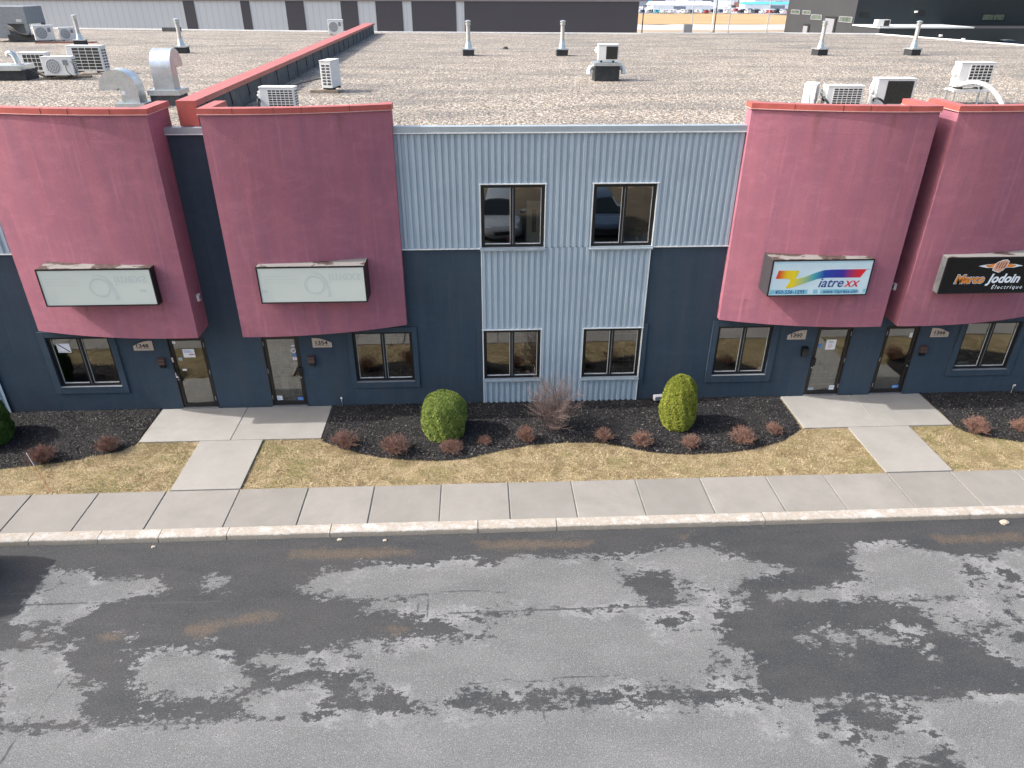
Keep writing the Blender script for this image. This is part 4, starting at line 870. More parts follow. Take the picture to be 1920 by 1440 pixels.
for r_ in range(4):
    k = 0
    while 0.06+k*0.045+r_*0.011 < W-0.08:
        s = [0.026, 0.018, 0.013, 0.008][r_]
        if (k+r_*3) % (1+r_) == 0: dm.box(0.06+k*0.045, 0.06+k*0.045+s, 0.0082, 0.0095, H-0.075-r_*0.032, H-0.075-r_*0.032+s*0.45)
        k += 1
dm.box(0.05, W-0.05, 0.0082, 0.0095, H-0.056, H-0.050); dm.build('dotted_pattern', 'signsky', f)
text('TM', 0.04, 'signnavy', f, 'trade_mark', (W*0.945, 0.0085, H*0.71), ext=0.0005)
e, f, W, H = lightbox(11.27, 13.75, 3.43, 4.36, 'signblack', 'memb_grey', 'peel2', 'black lightbox sign reading Marco Jodoin Électrique with a fist emblem')
text('Marco', 0.29, 'signlight', f, 'lettering_outline', (W*0.135, 0.0093, H*0.30), shear=0.2, bold=0.026, sx=0.97, ext=0.0004)
text('Marco', 0.29, 'signbrown', f, 'lettering_outline', (W*0.135, 0.0083, H*0.30), shear=0.2, bold=0.016, sx=0.97, ext=0.0004)
text('Marco', 0.29, 'signorange', f, 'lettering', (W*0.135, 0.0073, H*0.30), shear=0.2, bold=0.008, sx=0.97, ext=0.0004)
text('Jodoin', 0.32, 'signlight', f, 'lettering', (W*0.475, 0.0085, H*0.30), shear=0.25, bold=0.010, sx=0.95, ext=0.0005)
text('Électrique', 0.14, 'signlight', f, 'small_lettering', (W*0.53, 0.0085, H*0.12), shear=0.2, ext=0.0005, spacing=1.35)
em = MB(); cx, cz = W*0.555, H*0.76
em.prism_xz([(cx-0.56, cz), (cx-0.34, cz+0.045), (cx+0.34, cz+0.045), (cx+0.56, cz), (cx+0.34, cz-0.045), (cx-0.34, cz-0.045)][::-1], 0.0088, 0.0095); em.build('emblem_bolt_outline', 'signlight', f)
em = MB(); em.prism_xz([(cx-0.38, cz), (cx-0.36, cz+0.035), (cx-0.26, cz+0.03), (cx-0.24, cz+0.055), (cx+0.26, cz+0.055), (cx+0.28, cz+0.03), (cx+0.36, cz+0.03), (cx+0.38, cz), (cx+0.30, cz-0.035), (cx-0.30, cz-0.035)][::-1], 0.0078, 0.0087); em.build('emblem_bolt', 'signorange', f)
fist = [(-0.16, -0.04), (-0.15, 0.06), (-0.08, 0.11), (0.00, 0.15), (0.10, 0.16), (0.17, 0.12), (0.16, 0.05), (0.14, -0.02), (0.08, -0.10), (0.0, -0.15), (-0.10, -0.12), (-0.17, -0.09)]
em = MB(); em.prism_xz([(cx+x*1.08, cz-0.01+z*1.08) for x, z in fist], 0.0070, 0.0077); em.build('emblem_fist_outline', 'signlight', f)
em = MB(); em.prism_xz([(cx+x*0.98, cz-0.01+z*0.98) for x, z in fist], 0.0060, 0.0069); em.build('emblem_fist', 'signskin', f)
em = MB()
for k in range(4):
    x = cx-0.10+k*0.062; em.prism_xz([(x-0.010, cz-0.07+k*0.006), (x+0.012, cz-0.06), (x+0.045, cz+0.09), (x+0.030, cz+0.095)], 0.0050, 0.0059)
em.build('emblem_finger_line', 'signbrown', f)

# ---------------------------------------------------------------- house number plaques, mailboxes, small wall things
def plaque(x, z, num, mirror, label):
    e = empty('number_plaque', (x, 0, z), 0, label, 'house number plaque', 'house number plaques beside the doors')
    w_, h_ = 0.50, 0.27; top = []
    for i in range(9):
        t_ = i/8; top.append((w_*t_, h_*(0.48+0.52*math.sin(min(1, t_*1.15)*math.pi/2))))
    if not mirror: top = [(w_-x_, z_) for x_, z_ in top][::-1]
    p = MB(); p.prism_xz([(0, 0), (w_, 0)]+top[::-1], -0.022, -0.002); p.build('plate', 'plaque', e, bevel=0.003)
    text(num, 0.145, 'ink', e, 'number', (0.055, -0.0245, 0.085), bold=0.004, sx=1.18, ext=0.001)
    l = MB(); x0 = 0.06
    for k in range(9): l.box(x0, x0+0.028, -0.0250, -0.0235, 0.048, 0.058+0.004*(k % 2)); x0 += 0.041
    l.build('small_print', 'ink', e)
plaque(-8.97, 1.78, '1348', True, 'taupe number plaque reading 1348, rounded at its upper left corner')
plaque(-4.40, 1.78, '1354', False, 'taupe plaque numbered 1354, rounded at its upper right corner')
plaque(8.20, 1.77, '1360', True, 'taupe plaque numbered 1360, left of a door under the rainbow sign')
plaque(12.14, 1.77, '1366', False, 'taupe plaque numbered 1366, at the right under the black sign')
def mailbox(x, z, mat, label):
    e = empty('mailbox', (x, 0, z), 0, label, 'mailbox', 'wall mailboxes beside the doors')
    b = MB(); b.prism_yz([(-0.09, 0.0), (-0.002, 0.0), (-0.002, 0.20), (-0.105, 0.16), (-0.11, 0.12)], 0, 0.17); b.build('body', mat, e, bevel=0.006)
    b = MB(); b.box(0.02, 0.15, -0.119, -0.106, 0.105, 0.118); b.build('slot', 'black', e)
    b = MB(); b.prism_yz([(-0.07, -0.10), (-0.002, -0.10), (-0.002, -0.004), (-0.085, -0.004)], 0.02, 0.15); b.build('newspaper_holder', 'black', e)
mailbox(-8.42, 1.38, 'mailbrown', 'brown mailbox beside the door numbered 1348')
mailbox(-4.56, 1.36, 'mailbrown', 'brown mailbox beside the door numbered 1354')
mailbox(8.66, 1.36, 'black', 'black mailbox beside the door numbered 1360')
mailbox(11.96, 1.33, 'mailbrown', 'brown mailbox beside the door numbered 1366')
def fitting(x, y, z, sg, label):
    e = empty('wall_fitting', (x, y, z), 0, label, 'wall fitting', 'small light coloured boxes on the sides of the red bays')
    b = MB(); b.box(0 if sg > 0 else -0.06, 0.06 if sg > 0 else 0, -0.06, 0.06, -0.09, 0.09); b.build('cover', 'white', e, bevel=0.01)
    b = MB(); b.box(0.058 if sg > 0 else -0.066, 0.066 if sg > 0 else -0.058, -0.035, 0.035, -0.05, 0.04); b.build('lens', 'grey', e)
fitting(-6.95, -0.30, 3.34, 1, 'small white box on the side of the bay over door 1348')
fitting(10.65, -0.23, 3.34, -1, 'small grey box on the side of the bay over door 1366')
pa_ = MB(); pa_.box(-4.36, -3.87, -0.006, -0.0015, 1.50, 1.76); pa_.build('paint_patch', simple('darker blue patch', (0.030, 0.048, 0.082), 0.85), B)
def wpipe(x, h, label):
    m = MB(); m.tube([(0, 0, -0.05), (0, 0, h-0.06), (0.0, -0.01, h-0.02), (0.0, -0.04, h)], 0.022, 12)
    o = m.build('vent_stub', 'white', None, smooth=True, loc=(x, -0.07, 0.03)); tag(o, label, 'pipe')
wpipe(-3.82, 0.27, 'short white pipe at the wall foot near door 1354'); wpipe(14.99, 0.24, 'short white pipe at the wall foot at the far right')
e = empty('flood_light', (4.84, -0.16, 0.02), R(8), 'grey ground floodlight by the wall behind the yellow green cedar', 'floodlight')
b = MB(); b.box(-0.13, 0.13, -0.07, 0.07, 0.05, 0.19); b.build('housing', 'white', e, bevel=0.02)
b = MB(); b.box(-0.11, 0.11, -0.078, -0.071, 0.065, 0.175); b.build('lens', 'grey', e); b = MB(); b.cyl((0, 0, -0.05), (0, 0, 0.06), 0.015); b.build('stake', 'black', e)
e = empty('snow_stake', (-9.82, -3.57, -0.04), 0, 'thin orange snow marker stake with a white top, leaning on the lawn', 'snow stake')
b = MB(); b.cyl((0, 0, 0), (-0.16, 0.03, 0.72), 0.006, 0.006, 8); b.build('rod', 'orange', e); b = MB(); b.cyl((-0.161, 0.03, 0.722), (-0.235, 0.045, 1.06), 0.0075, 0.0075, 8); b.build('reflective_tip', 'white', e)
def stone(x, y, z, s, seed, label):
    r = random.Random(seed); bm = bmesh.new(); bmesh.ops.create_icosphere(bm, subdivisions=2, radius=s)
    for v in bm.verts: v.co = Vector((v.co.x*1.3, v.co.y, v.co.z*0.6))*(1+r.uniform(-0.2, 0.2))
    me = bpy.data.meshes.new('stone'); bm.to_mesh(me); bm.free(); me.materials.append(MAT['rock']); o = bpy.data.objects.new('stone', me); COL.objects.link(o); o.location = (x, y, z); tag(o, label, 'stone', 'loose stones on the road along the kerb')
stone(11.25, -5.42, -0.10, 0.075, 1, 'largest pale stone, on the road against the kerb at the right')
stone(-2.10, -5.42, -0.11, 0.035, 2, 'small pale stone on the road below the left round shrub')
stone(-3.05, -5.36, -0.11, 0.04, 3, 'pale stone by the kerb joint, below the door numbered 1354')
stone(-6.85, -5.42, -0.11, 0.035, 5, 'pale chip of kerb lying on the road near the left kerb joints')

# ---------------------------------------------------------------- roof equipment
def ac_unit(kind, w_, h_, d_, label, loc, rz=0, side_mat='ac', base='feet', hose=None, coil_from=0.24, bars=(6, 8), cover=None):
    """kind coil: rear side with a grille towards -y ; kind fan: round fan towards -y ; side louvres on the +x end"""
    e = empty('condenser_unit', loc, rz, label, 'air conditioner', 'air conditioners on the gravel roof'); z0 = 0.06
    b = MB(); b.box(0, w_, 0, d_, z0, z0+h_-0.03); b.build('casing', side_mat, e, bevel=0.012)
    b = MB(); b.box(-0.012, w_+0.012, -0.012, d_+0.012, z0+h_-0.03, z0+h_); b.build('top_panel', side_mat, e, bevel=0.01)
    if kind in ('coil', 'mesh'):
        x0, x1, za, zb = w_*coil_from, w_*0.955, z0+0.05, z0+h_-0.07
        c = MB(); c.box(x0, x1, -0.004, 0.004, za, zb); c.build('condenser_coil', 'coil', e)
        g_ = MB(); nx, nz = bars; t_ = 0.006 if kind == 'mesh' else 0.014
        for i in range(nx+1): x = x0+(x1-x0)*i/nx; g_.box(x-t_/2, x+t_/2, -0.014, -0.0045, za, zb)
        for k in range(nz+1): z = za+(zb-za)*k/nz; g_.box(x0, x1, -0.016, -0.0145, z-t_*0.6, z+t_*0.6)
        g_.build('grille', 'coil' if kind == 'mesh' else 'ac', e)
    elif kind == 'fan':
        cx, cz, r_ = w_*0.36, z0+h_*0.48, min(w_*0.30, h_*0.40); c = MB(); c.cyl((cx, -0.004, cz), (cx, 0.01, cz), r_, n=32); c.build('fan_opening', 'grey', e)
        g_ = MB()
        for k in range(9):
            x = -r_*0.9+k*r_*1.8/8; hh = math.sqrt(max(0, r_*r_-x*x)); g_.box(cx+x-0.006, cx+x+0.006, -0.014, -0.006, cz-hh, cz+hh)
        for rr in (r_, r_*0.66, r_*0.33):
            pts = [(cx+rr*math.cos(a*math.pi/16), -0.012, cz+rr*math.sin(a*math.pi/16)) for a in range(33)]; g_.tube(pts, 0.006, 5)
        g_.build('fan_grille', 'ac', e)
        c = MB(); c.box(w_*0.70, w_*0.86, -0.02, -0.002, z0+h_*0.55, z0+h_*0.82); c.build('valve_cover', 'grey', e)
    s = MB(); n = 7
    for k in range(n): 
        for j in range(2): s.box(w_+0.001, w_+0.006, d_*(0.15+0.42*j), d_*(0.15+0.42*j)+d_*0.30, z0+h_*(0.12+0.11*k), z0+h_*(0.12+0.11*k)+h_*0.06)
    s.build('side_louvre', 'coil', e)
    if cover:
        s = MB(); s.box(-0.07, 0.0, d_*0.2, d_*0.75, z0+h_*0.45, z0+h_*0.8); s.cyl((-0.07, d_*0.5, z0+h_*0.6), (-0.12, d_*0.5, z0+h_*0.6), 0.03, n=10); s.build('isolator_box', 'ac', e, bevel=0.008)
    s = MB()
    for x in (w_*0.15, w_*0.75): s.box(x, x+0.05, -0.02, d_+0.02, 0.0, z0)
    s.build('foot', 'black', e)
    if hose:
        for pts, r_, mt in hose: hm = MB(); hm.tube(pts, r_, 8); hm.build('hose', mt, e, smooth=True)
    return e
def bez(p0, p1, p2, p3, n=12):
    p0, p1, p2, p3 = map(Vector, (p0, p1, p2, p3)); return [p0*(1-t)**3+p1*3*t*(1-t)**2+p2*3*t*t*(1-t)+p3*t**3 for t in [i/n for i in range(n+1)]]
GZ = 7.15
def pad(x, y, z, w_, d_, rz, label, mat='wood'):
    e = empty('timber_skid', (x, y, z), rz, label, 'timber skid', 'timber skids under the air conditioners')
    for k in (0, 1):
        m = MB(); m.box(0, w_, k*(d_-0.09), k*(d_-0.09)+0.09, 0, 0.085); m.build('timber', mat, e)
# near the left parapet
ac_unit('coil', 0.90, 0.58, 0.33, 'white air conditioner with a white grid grille, behind the coping over door 1354', (-5.60, 3.02, GZ-0.02), R(-3), bars=(6, 8), cover=True,
        hose=[(bez((-0.04, 0.15, 0.28), (-0.05, -0.2, 0.5), (0.0, -0.25, 0.15), (0.10, -0.2, 0.0)), 0.028, 'rubber'), (bez((-0.08, 0.2, 0.3), (-0.35, 0.0, 0.45), (-0.4, -0.2, 0.1), (-0.42, -0.4, 0.0)), 0.012, 'rubber')])
ac_unit('coil', 0.80, 0.78, 0.34, 'white air conditioner standing end on beside the dividing parapet, on a board', (-4.62, 7.75, GZ+0.08), R(-100), bars=(5, 8),
        hose=[(bez((0.3, -0.02, 0.3), (0.35, -0.5, 0.25), (0.5, -0.8, 0.15), (0.45, -1.7, -0.05)), 0.022, 'rubber')])
# the end that faces the street gets its grille strip
pad(-5.12, 6.92, GZ, 0.85, 0.22, R(-4), 'grey board under the end on air conditioner near the dividing parapet')
ac_unit('fan', 1.02, 0.86, 0.36, 'white air conditioner with a round fan, at the rear edge beside the dividing parapet', (-10.0, 37.7, GZ+0.05), R(3))
# centre unit on a curb
e = empty('roof_curb', (4.13, 9.88, GZ), 0, 'black roof curb with a galvanised lid, alone in the middle of the roof', 'roof curb')
b = MB(); b.box(0.02, 0.88, 0.02, 0.72, 0, 0.50); b.build('curb_box', 'membrane', e); b = MB(); b.box(-0.03, 0.93, -0.03, 0.77, 0.501, 0.60); b.build('lid', 'galv', e)
for sx in (-1, 1):
    b = MB(); x = -0.03 if sx < 0 else 0.93; b.tube([(x-0.02*sx, 0.35, 0.42), (x+0.07*sx, 0.30, 0.43), (x+0.13*sx, 0.26, 0.34), (x+0.13*sx, 0.24, 0.22)], 0.085, 12); b.build('vent_elbow', 'white', e, smooth=True)
ac_unit('mesh', 0.70, 0.52, 0.36, 'small white air conditioner on the black roof curb in the middle of the roof', (4.24, 10.02, GZ+0.60), R(-4), coil_from=0.40, bars=(8, 10), cover=True)
# right hand group
ac_unit('coil', 0.60, 0.53, 0.32, 'small white air conditioner seen end on, leftmost of the row behind the right bay', (9.28, 3.55, GZ), R(60), bars=(5, 8),
        hose=[(bez((-0.02, 0.15, 0.3), (-0.15, 0.15, 0.35), (-0.1, 0.1, 0.15), (0.0, 0.1, 0.0)), 0.012, 'grey')])
ac_unit('coil', 1.0, 0.53, 0.34, 'white air conditioner with a white grid grille, second of the row behind the right bay', (9.60, 3.55, GZ-0.03), R(-3), bars=(6, 7), cover=True, coil_from=0.18,
        hose=[(bez((-0.02, 0.1, 0.2), (-0.2, -0.1, 0.4), (0.0, -0.2, 0.2), (0.12, -0.2, 0.0)), 0.03, 'rubber')])
ac_unit('mesh', 1.03, 0.70, 0.36, 'tall white air conditioner with a dark mesh back, in the row behind the right bay', (10.97, 3.55, GZ-0.02), R(-2), bars=(10, 16), cover=True, coil_from=0.26,
        hose=[(bez((-0.02, 0.05, 0.15), (-0.15, -0.2, 0.35), (0.1, -0.25, 0.3), (0.35, -0.2, 0.0)), 0.028, 'rubber'), (bez((-0.05, 0.05, 0.45), (-0.2, -0.1, 0.4), (-0.15, -0.1, 0.1), (0.1, -0.15, 0.0)), 0.014, 'grey')])
st = empty('steel_stand', (13.45, 4.0, GZ), R(-3), 'pale steel stand under the rightmost air conditioner', 'stand')
b = MB(); b.box(-0.05, 1.02, -0.06, 0.0, 0.34, 0.40); b.box(-0.05, 1.02, 0.36, 0.42, 0.34, 0.40); b.box(0.02, 0.08, 0.0, 0.36, 0.34, 0.40); b.box(0.9, 0.96, 0.0, 0.36, 0.34, 0.40); b.build('rail', 'ac', st)
for x in (0.0, 0.93):
    for y in (-0.05, 0.37): b = MB(); b.box(x, x+0.04, y, y+0.04, 0, 0.34); b.build('leg', 'galv', st)
ac_unit('coil', 0.94, 0.64, 0.34, 'white air conditioner on a steel stand at the far right, with a fat white hose', (13.46, 4.0, GZ+0.40), R(-3), bars=(5, 7), coil_from=0.30, cover=True,
        hose=[(bez((0.10, -0.02, 0.12), (0.25, -0.5, 0.35), (0.75, -0.6, 0.2), (0.98, -0.9, -0.42)), 0.055, 'white'), (bez((0.6, -0.02, 0.1), (0.62, -0.2, 0.0), (0.6, -0.2, -0.2), (0.62, -0.2, -0.4)), 0.015, 'grey')])
# left group
pad(-15.15, 10.72, GZ, 1.55, 0.62, R(25), 'weathered timber skid under the fan unit of the left group')
ac_unit('fan', 1.0, 0.60, 0.36, 'white air conditioner with a round fan, front of the group at the upper left', (-15.02, 10.70, GZ+0.085), R(4),
        hose=[(bez((0.78, -0.02, 0.38), (0.8, -0.2, 0.2), (0.95, -0.2, 0.05), (1.05, -0.05, 0.0)), 0.013, 'rubber'), (bez((0.95, -0.01, 0.50), (1.15, -0.2, 0.45), (1.2, -0.2, 0.1), (1.05, -0.05, 0.02)), 0.013, 'rubber')])
ac_unit('coil', 1.24, 0.86, 0.42, 'large white air conditioner with a tall dark grille, in the group at the upper left', (-14.98, 12.5, GZ+0.06), R(-2), bars=(4, 7), coil_from=0.16, cover=True)
ac_unit('coil', 1.02, 0.66, 0.36, 'white air conditioner with dark grille behind the long curb box at the upper left', (-17.05, 13.0, GZ), R(-3), bars=(5, 4), coil_from=0.16)
e = empty('roof_curb', (-18.2, 10.35, GZ), R(3), 'long black roof curb with galvanised lid at the upper left edge', 'roof curb')
b = MB(); b.box(0.03, 2.62, 0.03, 0.95, 0, 0.32); b.build('curb_box', 'membrane', e); b = MB(); b.box(-0.02, 2.55, -0.02, 1.0, 0.321, 0.48); b.build('lid', 'galv', e)
for k in range(2): b = MB(); b.tube(bez((2.5, 0.35+0.12*k, 0.30), (2.75, 0.3, 0.35), (2.9, 0.3, 0.15), (3.25, 0.25+0.1*k, 0.10)), 0.03, 8); b.build('pipe', 'rubber', e, smooth=True)
e = empty('exhaust_vent', (-15.95, 10.85, GZ+0.48), 0, 'slim galvanised gooseneck vent on the long roof curb at the upper left', 'vent')
b = MB(); b.box(-0.12, 0.18, -0.1, 0.16, 0, 0.03); b.build('flange', 'galv', e); b = MB(); b.tube([(0.05, 0, 0.02), (0.03, 0, 0.22), (-0.01, 0, 0.32), (-0.10, 0, 0.38), (-0.19, 0, 0.35), (-0.2, 0, 0.26)], 0.085, 14); b.build('hood', 'galv', e, smooth=True)
pad(-25.3, 29.6, GZ-0.02, 3.2, 0.5, R(6), 'reddish timber skid under the two small units far at the upper left', 'wood_red')
ac_unit('fan', 1.0, 0.78, 0.40, 'small white air conditioner with a fan, left of the two far at the upper left', (-25.35, 29.9, GZ+0.08), R(32))
ac_unit('fan', 0.85, 0.66, 0.36, 'small white air conditioner with a fan, right of the two far at the upper left', (-24.15, 30.3, GZ+0.08), R(32))
e = empty('rooftop_unit', (-28.6, 30.9, GZ), 0, 'big grey box shaped rooftop unit on legs at the upper left corner', 'rooftop unit')
b = MB(); b.box(0, 2.50, 0, 2.0, 0.95, 1.86); b.build('casing', 'grey', e, bevel=0.02)
b = MB(); b.box(0, 1.35, 0.0, 2.0, 0.2, 0.949); b.build('casing', 'grey', e, bevel=0.02)
b = MB(); b.box(1.9, 2.2, -0.01, -0.001, 1.05, 1.2); b.build('label_plate', 'galv', e)
for y in (0.0, 1.85): b = MB(); b.box(2.28, 2.48, y, y+0.15, 0.1, 0.949); b.build('leg', 'grey', e)
b = MB(); b.box(1.3, 3.0, -0.25, 0.25, 0.1, 0.4); b.build('support_frame', 'membrane', e)
for k in range(3): b = MB(); b.tube(bez((1.35, -0.02, 0.85-0.08*k), (1.9, -0.3, 0.8-0.1*k), (1.9+0.2*k, -0.3, 0.3), (2.6, -0.3, 0.42)), 0.07, 8); b.build('pipe', 'rubber', e, smooth=True)
# chimneys
def chimney():
    e = empty('vent_chimney', (0, 0, 0)); b = MB(); b.box(-0.27, 0.27, -0.27, 0.27, 0, 0.27); b.build('curb_box', 'membrane', e)
    b = MB(); b.box(-0.31, 0.31, -0.31, 0.31, 0.271, 0.33); b.build('lid', 'galv', e)
    b = MB(); b.cyl((0, 0, 0.33), (0, 0, 0.62), 0.17, 0.11, 20); b.cyl((0, 0, 0.621), (0, 0, 0.66), 0.125, 0.125, 20); b.build('flashing_cone', 'galv', e, smooth=True)
    b = MB(); b.cyl((0, 0, 0.661), (0, 0, 1.38), 0.095, 0.095, 20); b.build('flue', 'plaque2', e, smooth=True)
    b = MB(); b.cyl((0, 0, 1.34), (0, 0, 1.40), 0.13, 0.13, 20); b.cyl((0, 0, 1.401), (0, 0, 1.46), 0.10, 0.10, 20); b.cyl((0, 0, 1.461), (0, 0, 1.50), 0.14, 0.14, 20); b.cyl((0, 0, 1.501), (0, 0, 1.54), 0.14, 0.04, 20); b.build('rain_cap', 'galv', e, smooth=True)
    return e
MAT['plaque2'] = simple('weathered flue pipe', (0.50, 0.49, 0.47), 0.45, 0.3)
ch0 = chimney()
for i, (x, y, rz, lb) in enumerate([(-21.8, 27.7, 0.1, 'metal vent chimney behind the large dark grilled unit, leftmost of the six'), (-14.5, 22.6, 0, 'metal vent chimney left of the dividing parapet, second from the left'),
    (-0.34, 20.95, 0, 'metal vent chimney just right of the dividing parapet, third from the left'), (4.18, 20.95, 0, 'metal vent chimney behind and left of the middle roof curb, fourth from the left'),
    (17.0, 21.1, 0.2, 'metal vent chimney left of centre over the right bay row, fifth from the left'), (21.7, 21.1, 0.2, 'metal vent chimney at the right in front of the white canopy, sixth from the left')]):
    if i == 0: c = ch0; c.location = (x, y, GZ); c.rotation_euler = (0, 0, rz); tag(c, lb, 'chimney', 'vent chimneys on the gravel roof')
    else: c = dup(ch0, (x, y, GZ), rz, lb, 'vent chimneys on the gravel roof'); c['category'] = 'chimney'
# gooseneck hoods
def gooseneck(loc, rz, w_, h_, r_, label, curb, out):
    e = empty('gooseneck_vent', loc, rz, label, 'vent', 'galvanised gooseneck vents near the dividing parapet')
    b = MB(); b.box(-0.12, out+0.12, -0.12, w_+0.12, 0, curb); b.build('curb_box', 'memb_grey', e); b = MB(); b.box(-0.16, out+0.16, -0.16, w_+0.16, curb+0.001, curb+0.13); b.build('lid', 'galv', e)
    # section in xz: riser of width `out`, half circle head turning towards -x
    z0 = curb+0.13; n = 14; o_ = [(out, z0), (out, z0+h_)]; i_ = [(0, z0), (0, z0+h_)]
    cx = -0.04
    for k in range(1, n+1):
        a = math.pi*k/n; o_.append((cx+(out-cx)*math.cos(a), z0+h_+(out-cx)*math.sin(a))); i_.append((cx+0.04*math.cos(a), z0+h_+0.04*math.sin(a)))
    o_.append((o_[-1][0], o_[-1][1]-0.02)); i_.append((i_[-1][0], i_[-1][1]-0.02))
    m = MB(); N_ = len(o_); vs = [(x, 0, z) for x, z in o_]+[(x, 0, z) for x, z in i_]+[(x, w_, z) for x, z in o_]+[(x, w_, z) for x, z in i_]; fs = []
    for k in range(N_-1): fs += [(k, k+1, N_+k+1, N_+k), (2*N_+k, 3*N_+k, 3*N_+k+1, 2*N_+k+1), (k, 2*N_+k, 2*N_+k+1, k+1), (N_+k, N_+k+1, 3*N_+k+1, 3*N_+k)]
    m.add(vs, fs); m.build('hood', 'galv', e, smooth=True)
    s = MB(); s.box(-0.004, out+0.004, -0.005, -0.001, z0+h_*0.35, z0+h_*0.35+0.012)
    s.box(-out, out, -0.005, -0.001, z0+h_+0.03, z0+h_+0.038); s.build('seam', 'galv', e)
    s = MB(); s.box(0.02, 0.12, -0.004, -0.001, z0+h_*0.62, z0+h_*0.62+0.10); s.build('label_sticker', 'paper', e)
    return e
gooseneck((-9.52, 3.95, GZ-0.25), 0, 0.46, 0.33, 0.3, 'galvanised gooseneck vent turned to the left, just behind the coping over door 1348', 0.24, 0.46)
gooseneck((-8.80, 4.86, GZ), R(-90), 0.54, 0.55, 0.3, 'taller galvanised gooseneck vent turned to the rear, beside the end of the dividing parapet', 0.26, 0.42)
def drain(x, y, label):
    e = empty('roof_drain', (x, y, GZ-0.01), 0, label, 'roof drain'); b = MB(); b.cyl((0, 0, 0), (0, 0, 0.12), 0.16, 0.10, 12); b.build('strainer', 'membrane', e); b = MB(); b.cyl((0, 0, -0.01), (0, 0, 0.02), 0.24, 0.24, 16); b.build('flange', 'memb_grey', e)
drain(1.61, 25.3, 'small dark roof drain between the two middle chimneys')
m = MB(); m.box(0, 1.25, 0, 0.5, 0, 0.28); o = m.build('roof_hatch', 'memb_grey', None, bevel=0.03, loc=(-23.0, 42.6, GZ)); tag(o, 'low dark roof hatch at the rear edge right of the second chimney', 'roof hatch')

# ---------------------------------------------------------------- planting
def cedar(x, y, rx, h, mat, label, top=1.0, n=52000, seed=1, egg=False):
    r = np.random.default_rng(seed); e = empty('clipped_cedar', (x, y, 0), 0, label, 'shrub')
    th = r.uniform(0, 2*np.pi, n); z = np.clip(r.uniform(-0.02, 1.0, n)**0.92, 0, 1)
    def prof(z):
        if egg: return np.interp(z, [0, 0.08, 0.25, 0.45, 0.65, 0.8, 0.9, 0.96, 1], [0.70, 0.86, 0.99, 1.0, 0.92, 0.78, 0.58, 0.38, 0.0])
        return np.interp(z, [0, 0.08, 0.3, 0.5, 0.7, 0.84, 0.93, 0.98, 1], [0.80, 0.90, 1.0, 1.0, 0.95, 0.86, 0.70, 0.45, 0.0])
    G = r.random((12, 12))
    lump = lambda th, z: 0.045*np.sin(3*th+seed)*np.cos(5*z+seed)+0.035*np.sin(7*th+2.3*seed+4*z)+0.025*np.sin(13*th+9*z)+0.02*np.sin(19*z+5*th)
    deep = r.random(n)**2.2
    rad = rx*prof(z)*(1+lump(th, np.minimum(z, 0.8))*np.clip(prof(z), 0, 1))*(1-0.16*deep)
    topcap = r.random(n) < 0.30; zz_ = np.linspace(0.80, 1.0, 60); pp_ = prof(zz_); rr0 = np.sqrt(r.random(topcap.sum()))*pp_[0]; z[topcap] = np.interp(rr0, pp_[::-1], zz_[::-1]); rad[topcap] = rx*rr0*(1+lump(th[topcap], 0.8)*rr0); deep[topcap] *= 0.5; z[topcap] -= 0.05*deep[topcap]
    c = np.stack([rad*np.cos(th), rad*np.sin(th), z*h*(1+0.02*np.sin(5*th)*np.clip(rad/rx, 0, 1))], 1)
    ff = np.clip(rad/rx, 0, 1); nrm = np.stack([np.cos(th)*ff, np.sin(th)*ff, 0.45+1.0*(1-ff)], 1)+r.normal(0, 0.45, (n, 3)); nrm /= np.linalg.norm(nrm, axis=1)[:, None]
    L = r.uniform(0.011, 0.026, n)[:, None]; w_ = L*r.uniform(0.35, 0.6, n)[:, None]
    s = np.cross(nrm, r.normal(0, 1, (n, 3))); s /= np.linalg.norm(s, axis=1)[:, None]
    d = nrm*0.6+np.cross(nrm, s)*0.8
    V = np.stack([c-s*w_-d*L*0.5, c+s*w_-d*L*0.5, c+s*w_*0.7+d*L, c-s*w_*0.7+d*L], 1)
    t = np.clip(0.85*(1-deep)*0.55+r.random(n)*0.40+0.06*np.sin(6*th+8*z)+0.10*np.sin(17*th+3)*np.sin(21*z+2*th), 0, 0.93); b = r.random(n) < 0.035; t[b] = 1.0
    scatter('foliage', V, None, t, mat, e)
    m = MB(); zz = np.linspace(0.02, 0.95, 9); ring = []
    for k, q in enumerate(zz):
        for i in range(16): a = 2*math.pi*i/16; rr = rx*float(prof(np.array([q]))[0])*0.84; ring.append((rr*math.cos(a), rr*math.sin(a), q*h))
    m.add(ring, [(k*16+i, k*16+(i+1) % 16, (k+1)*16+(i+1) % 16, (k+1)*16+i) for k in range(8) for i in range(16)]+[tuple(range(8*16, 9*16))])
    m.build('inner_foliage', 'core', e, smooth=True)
    m = MB(); m.cyl((0, 0, -0.05), (0, 0, h*0.3), 0.05, 0.03, 8); m.build('trunk', 'wood', e)
cedar(-0.98, -1.56, 0.56, 1.16, 'cedar', 'rounded green clipped cedar in the mulch below the corrugated wall, left of its centre', seed=2)
cedar(5.05, -1.42, 0.45, 1.50, 'cedar_yellow', 'tall egg shaped yellow green cedar left of door 1360', seed=5, egg=True)
cedar(-12.42, -1.42, 0.62, 1.12, 'cedar_dark', 'dark green clipped cedar cut by the left edge of the picture', seed=7)
